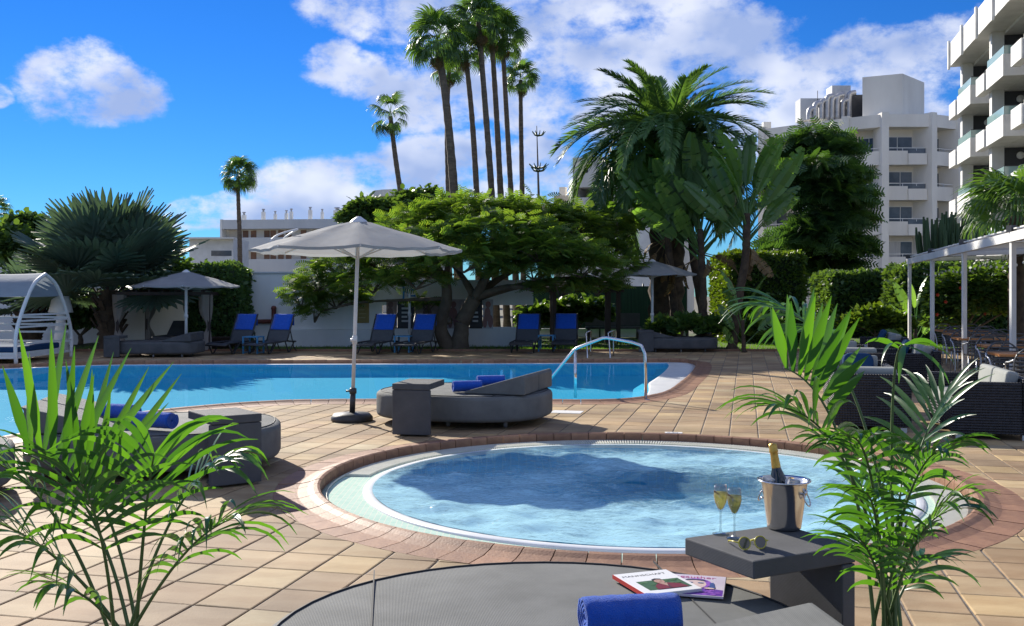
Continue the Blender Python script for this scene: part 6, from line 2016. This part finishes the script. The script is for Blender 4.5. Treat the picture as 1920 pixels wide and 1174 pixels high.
for k, yb in enumerate((398, 455, 510)):
    z0 = zs(yb)
    MB().add([(W1 + .1, -.6, z0 + .6), (W1 + 3.4, -.6, z0 + 1.6), (W1 + 3.4, -.6, z0 + 2.9), (W1 + .7, -.6, z0 + 2.5), (W1 + .1, -.6, z0 + 1.7),
              (W1 + .1, 0.0, z0 + .6), (W1 + 3.4, 0.0, z0 + 1.6), (W1 + 3.4, 0.0, z0 + 2.9), (W1 + .7, 0.0, z0 + 2.5), (W1 + .1, 0.0, z0 + 1.7)],
             [(0, 1, 2, 3, 4), (9, 8, 7, 6, 5), (0, 5, 6, 1), (1, 6, 7, 2), (2, 7, 8, 3), (3, 8, 9, 4), (4, 9, 5, 0)]).build('stair_parapet', MT['hotel'], st)
MB().span((W1 + .004, .6, 0), (W1 + 6, 6, zs(310))).build('rear_wall', MT['hotel'], st)
MB().span((-2.0, 1.5, 0), (-.004, 6, zs(362))).build('side_wall', MT['beige'], st)
for x in (-1.7, -.9): MB().box((x, 3, zs(362) + .4), (.5, .5, .8)).build('chimney', MT['hotel'], st)
MB().span((W1 + 2.4, -.8, 0), (W1 + 5.4, -.61, zs(420))).build('front_wall', MT['white'], st)

# ---- balconied hotel: faceted facade
HD = 80.0
hp = [(1432, 87.5), (1515, 84.5), (1588, 82.0), (1656, 80.3), (1743, 80.3), (1790, 81.6), (1822, 83.6), (1850, 86.5)]
hpts = [Vector(((x - CX) / F * D, D, 0)) for x, D in hp]
hb = hpts[3]
ho = root('balcony_hotel', tuple(hb), 0, 'cream hotel with curved rows of balconies behind the dark tree', 'building')
ST = 2.8
zr = H - (214 - YH) * 80 / F
for i in range(len(hpts) - 1):
    a, b = hpts[i] - hb, hpts[i + 1] - hb
    t = (b - a).normalized(); nrm = Vector((t.y, -t.x, 0)); Lb = (b - a).length
    P = lambda s, o, z: a + t * s + nrm * o + Vector((0, 0, z))
    rot = math.atan2(t.y, t.x)
    def slab(s0, s1, o0, o1, z0, z1, name, m_, par=None, bev=0):
        c = P((s0 + s1) / 2, (o0 + o1) / 2, (z0 + z1) / 2)
        return MB().box(tuple(c), (s1 - s0, abs(o1 - o0), z1 - z0), rot).build(name, m_, par or ho, bevel=bev)
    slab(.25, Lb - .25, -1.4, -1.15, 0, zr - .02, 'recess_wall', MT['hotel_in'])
    slab(-.04, Lb + .02, -1.14, .25 + .012 * i, zr - 1.0, zr, 'roof_parapet', MT['hotel'])
    # pillar at the bay's start and one half-bay fin
    slab(-.28, .28, -1.5, .45 + .01 * i, 0, zr + .12, 'pillar', MT['hotel'])
    for f_ in range(6):
        zt = zr - 1.0 - f_ * ST
        zb = zt - ST + .02
        if zb < -.5: break
        fl_ = slab(.29, Lb - .29, -1.14, .0, zb - .18, zb, 'balcony_floor', MT['hotel'])
        half = Lb * .52 if Lb > 3 else Lb - .29
        slab(.29, half, -.02, .10, zb - .19, zb + .92, 'balcony_parapet', MT['hotel'])
        if half < Lb - .4:
            slab(half + .003, Lb - .285, .10, .24, zb - .192, zb + .70, 'balcony_parapet', MT['hotel'])
        rl = slab(.29, Lb - .29, .03, .08, zb + 1.12, zb + 1.17, 'handrail', MT['white'])
        if half < Lb - .4:
            slab(half + .05, Lb - .35, .05, .065, zb + .72, zb + 1.1, 'glass_panel', MT['glass'])
        for s0 in np.arange(.4, Lb - .3, 1.1): slab(s0, s0 + .03, .04, .07, zb + .93, zb + 1.12, 'baluster', MT['alu'])
        dx0, dx1 = .6, min(Lb - .5, .6 + 2.1)
        fr_ = slab(dx0 - .06, dx1 + .06, -1.148, -1.11, zb + .0, zb + 2.22, 'window_frame', MT['white'])
        mid = (dx0 + dx1) / 2 + random.uniform(-.2, .2)
        slab(dx0, mid - .03, -1.107, -1.09, zb + .06, zb + 2.16, 'pane', MT['curtain'] if random.random() < .45 else MT['glass'], fr_)
        slab(mid + .03, dx1, -1.107, -1.09, zb + .06, zb + 2.16, 'pane', MT['glass'], fr_)
        if random.random() < .5: slab(Lb - 1.25, Lb - .75, -.75, -.3, zb + .001, zb + .85, 'balcony_chair', MT['white' if random.random() < .5 else 'cushion_blue'])
# roof storey and plant
MB().add([tuple(Vector(((x - CX) / F * D, D, z)) - hb) for z in (zr - .5, H - (140 - YH) * 81 / F) for x, D in ((1617, 82), (1692, 80.6), (1733, 84), (1733, 90), (1625, 90))],
         [(4, 3, 2, 1, 0), (5, 6, 7, 8, 9), (0, 1, 6, 5), (1, 2, 7, 6), (2, 3, 8, 7), (3, 4, 9, 8), (4, 0, 5, 9)]).build('roof_house', MT['hotel'], ho)
def hx(x, y, D): return tuple(Vector(at(x, y, D)) - hb)
dz = H - (200 - YH) * 86 / F
for k, x in enumerate((1517, 1528, 1540, 1551, 1560, 1570, 1580, 1592)):
    zt = [205, 195, 190, 182, 184, 180, 190, 176][k]
    MB().tube(arc_path([hx(x, 226, 86), hx(x, zt + 8, 86), hx(x + 3, zt, 86), hx(x + 12, zt - 2, 86)], 4), .24, 8).build('duct', MT['duct'], ho, True)
MB().box(hx(1572, 178, 88), (1.6, 1.6, 1.3)).build('air_handler', MT['duct'], ho)
MB().box(hx(1545, 208, 89), (4.6, 1.6, 1.9)).build('air_handler', MT['greyband'], ho)
MB().box(hx(1598, 205, 88), (1.6, 1.2, 2.3)).build('air_handler', MT['dark_wall'], ho)
MB().box(hx(1517, 212, 89.5), (1.2, 2.0, 2.0)).build('stair_head', MT['beige'], ho)
MB().box(hx(1437, 242, 93), (.7, .7, 1.2)).build('chimney', MT['white'], ho)
MB().tube([hx(1533, 205, 88), hx(1533, 170, 88)], .03, 5).build('antenna', MT['dark_wall'], ho)
hull = [p - hb for p in hpts]
MB().add([(p.x + (0), p.y + 1.9, z) for z in (0, zr - .06) for p in hull] , [tuple(range(len(hull) - 1, -1, -1)), tuple(range(len(hull), 2 * len(hull)))]).build('roof_slab', MT['hotel'], ho)

# ---- white tower at the right edge: long side seen at a slant
tA = Vector(((1862 - CX) / F * 60.0, 60.0, 0)); t = Vector((-.225, -.974, 0)).normalized()
tw = root('white_tower', tuple(tA), 0, 'tall white hotel tower with glass-railed balconies and finned roof band behind the pergola', 'building')
nrm = Vector((-.974, .225, 0)).normalized()
rot = math.atan2(t.y, t.x)
GLS = mat('green_glass_rail', (0.28, 0.42, 0.40), 0.08, (0.22, 0.36, 0.34), 1.0, spec=0.8)
def tslab(s0, s1, o0, o1, z0, z1, name, m_, par=None, bev=0):
    c = t * ((s0 + s1) / 2) + nrm * ((o0 + o1) / 2) + Vector((0, 0, (z0 + z1) / 2))
    return MB().box(tuple(c), (s1 - s0, abs(o1 - o0), z1 - z0), rot).build(name, m_, par or tw, bevel=bev)
ztop = H - (128 - YH) * 60 / F
LT = 30.0; bay = 7.4
tslab(0, LT, -9, -.6, 0, ztop + .3, 'core', MT['white'])
tslab(-.6, LT, -9, 2.3, ztop + .303, ztop + 1.72, 'roof_fascia', MT['white'])
for k in range(7): tslab(-.6 + k * 3.7, -.35 + k * 3.7, 2.303, 2.42, ztop + .15, ztop + 1.85, 'fascia_fin', MT['white'])
for b_ in range(4):
    s0 = b_ * bay
    tslab(s0 - .25, s0 + .3, 1.15, 1.75, 0, ztop + .30, 'pillar', MT['white'])
    for f_ in range(6):
        zb = ztop - 2.94 * (f_ + 1) + .35
        if zb < .5: break
        # black screen wall at the balcony's far end, with a round lamp on it
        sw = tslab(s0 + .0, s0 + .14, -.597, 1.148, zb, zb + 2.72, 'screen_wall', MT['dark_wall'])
        c = t * (s0 + .15) + nrm * .35 + Vector((0, 0, zb + 2.3))
        MB().tube([tuple(c), tuple(c + t * .1)], .19, 14).build('wall_lamp', MT['white'], tw, True)
        tslab(s0 + .3, s0 + bay - .6, -.595, -.56, zb, zb + 2.3, 'sliding_door', MT['glass'])
        tslab(s0 - .2, s0 + bay - 1.0, -.59, 1.142, zb + 2.722, zb + 2.938, 'storey_slab', MT['white'])
        tslab(s0 + .6, s0 + 4.2, -.55, 2.1, zb - .20, zb - .002, 'balcony_floor', MT['white'])
        tslab(s0 + .6, s0 + 4.2, 1.98, 2.1, zb + .001, zb + .86, 'balcony_parapet', MT['white'])
        tslab(s0 + 4.08, s0 + 4.2, -.55, 1.977, zb + .001, zb + .86, 'balcony_cheek', MT['white'])
        tslab(s0 - 1.3, s0 + .55, 1.78, 2.2, zb - .2, zb + .72, 'side_ledge', MT['white'])
        tslab(s0 + .65, s0 + 4.15, 2.03, 2.05, zb + .863, zb + 1.28, 'glass_rail', GLS)
        tslab(s0 + 4.13, s0 + 4.15, -.5, 2.02, zb + .863, zb + 1.28, 'glass_rail', GLS)
        tslab(s0 + 4.12, s0 + 4.16, -.52, 2.06, zb + 1.282, zb + 1.32, 'handrail', MT['dark_wall'])
        tslab(s0 + 4.12, s0 + 4.16, .0, .05, zb + .863, zb + 1.28, 'rail_post', MT['dark_wall'])
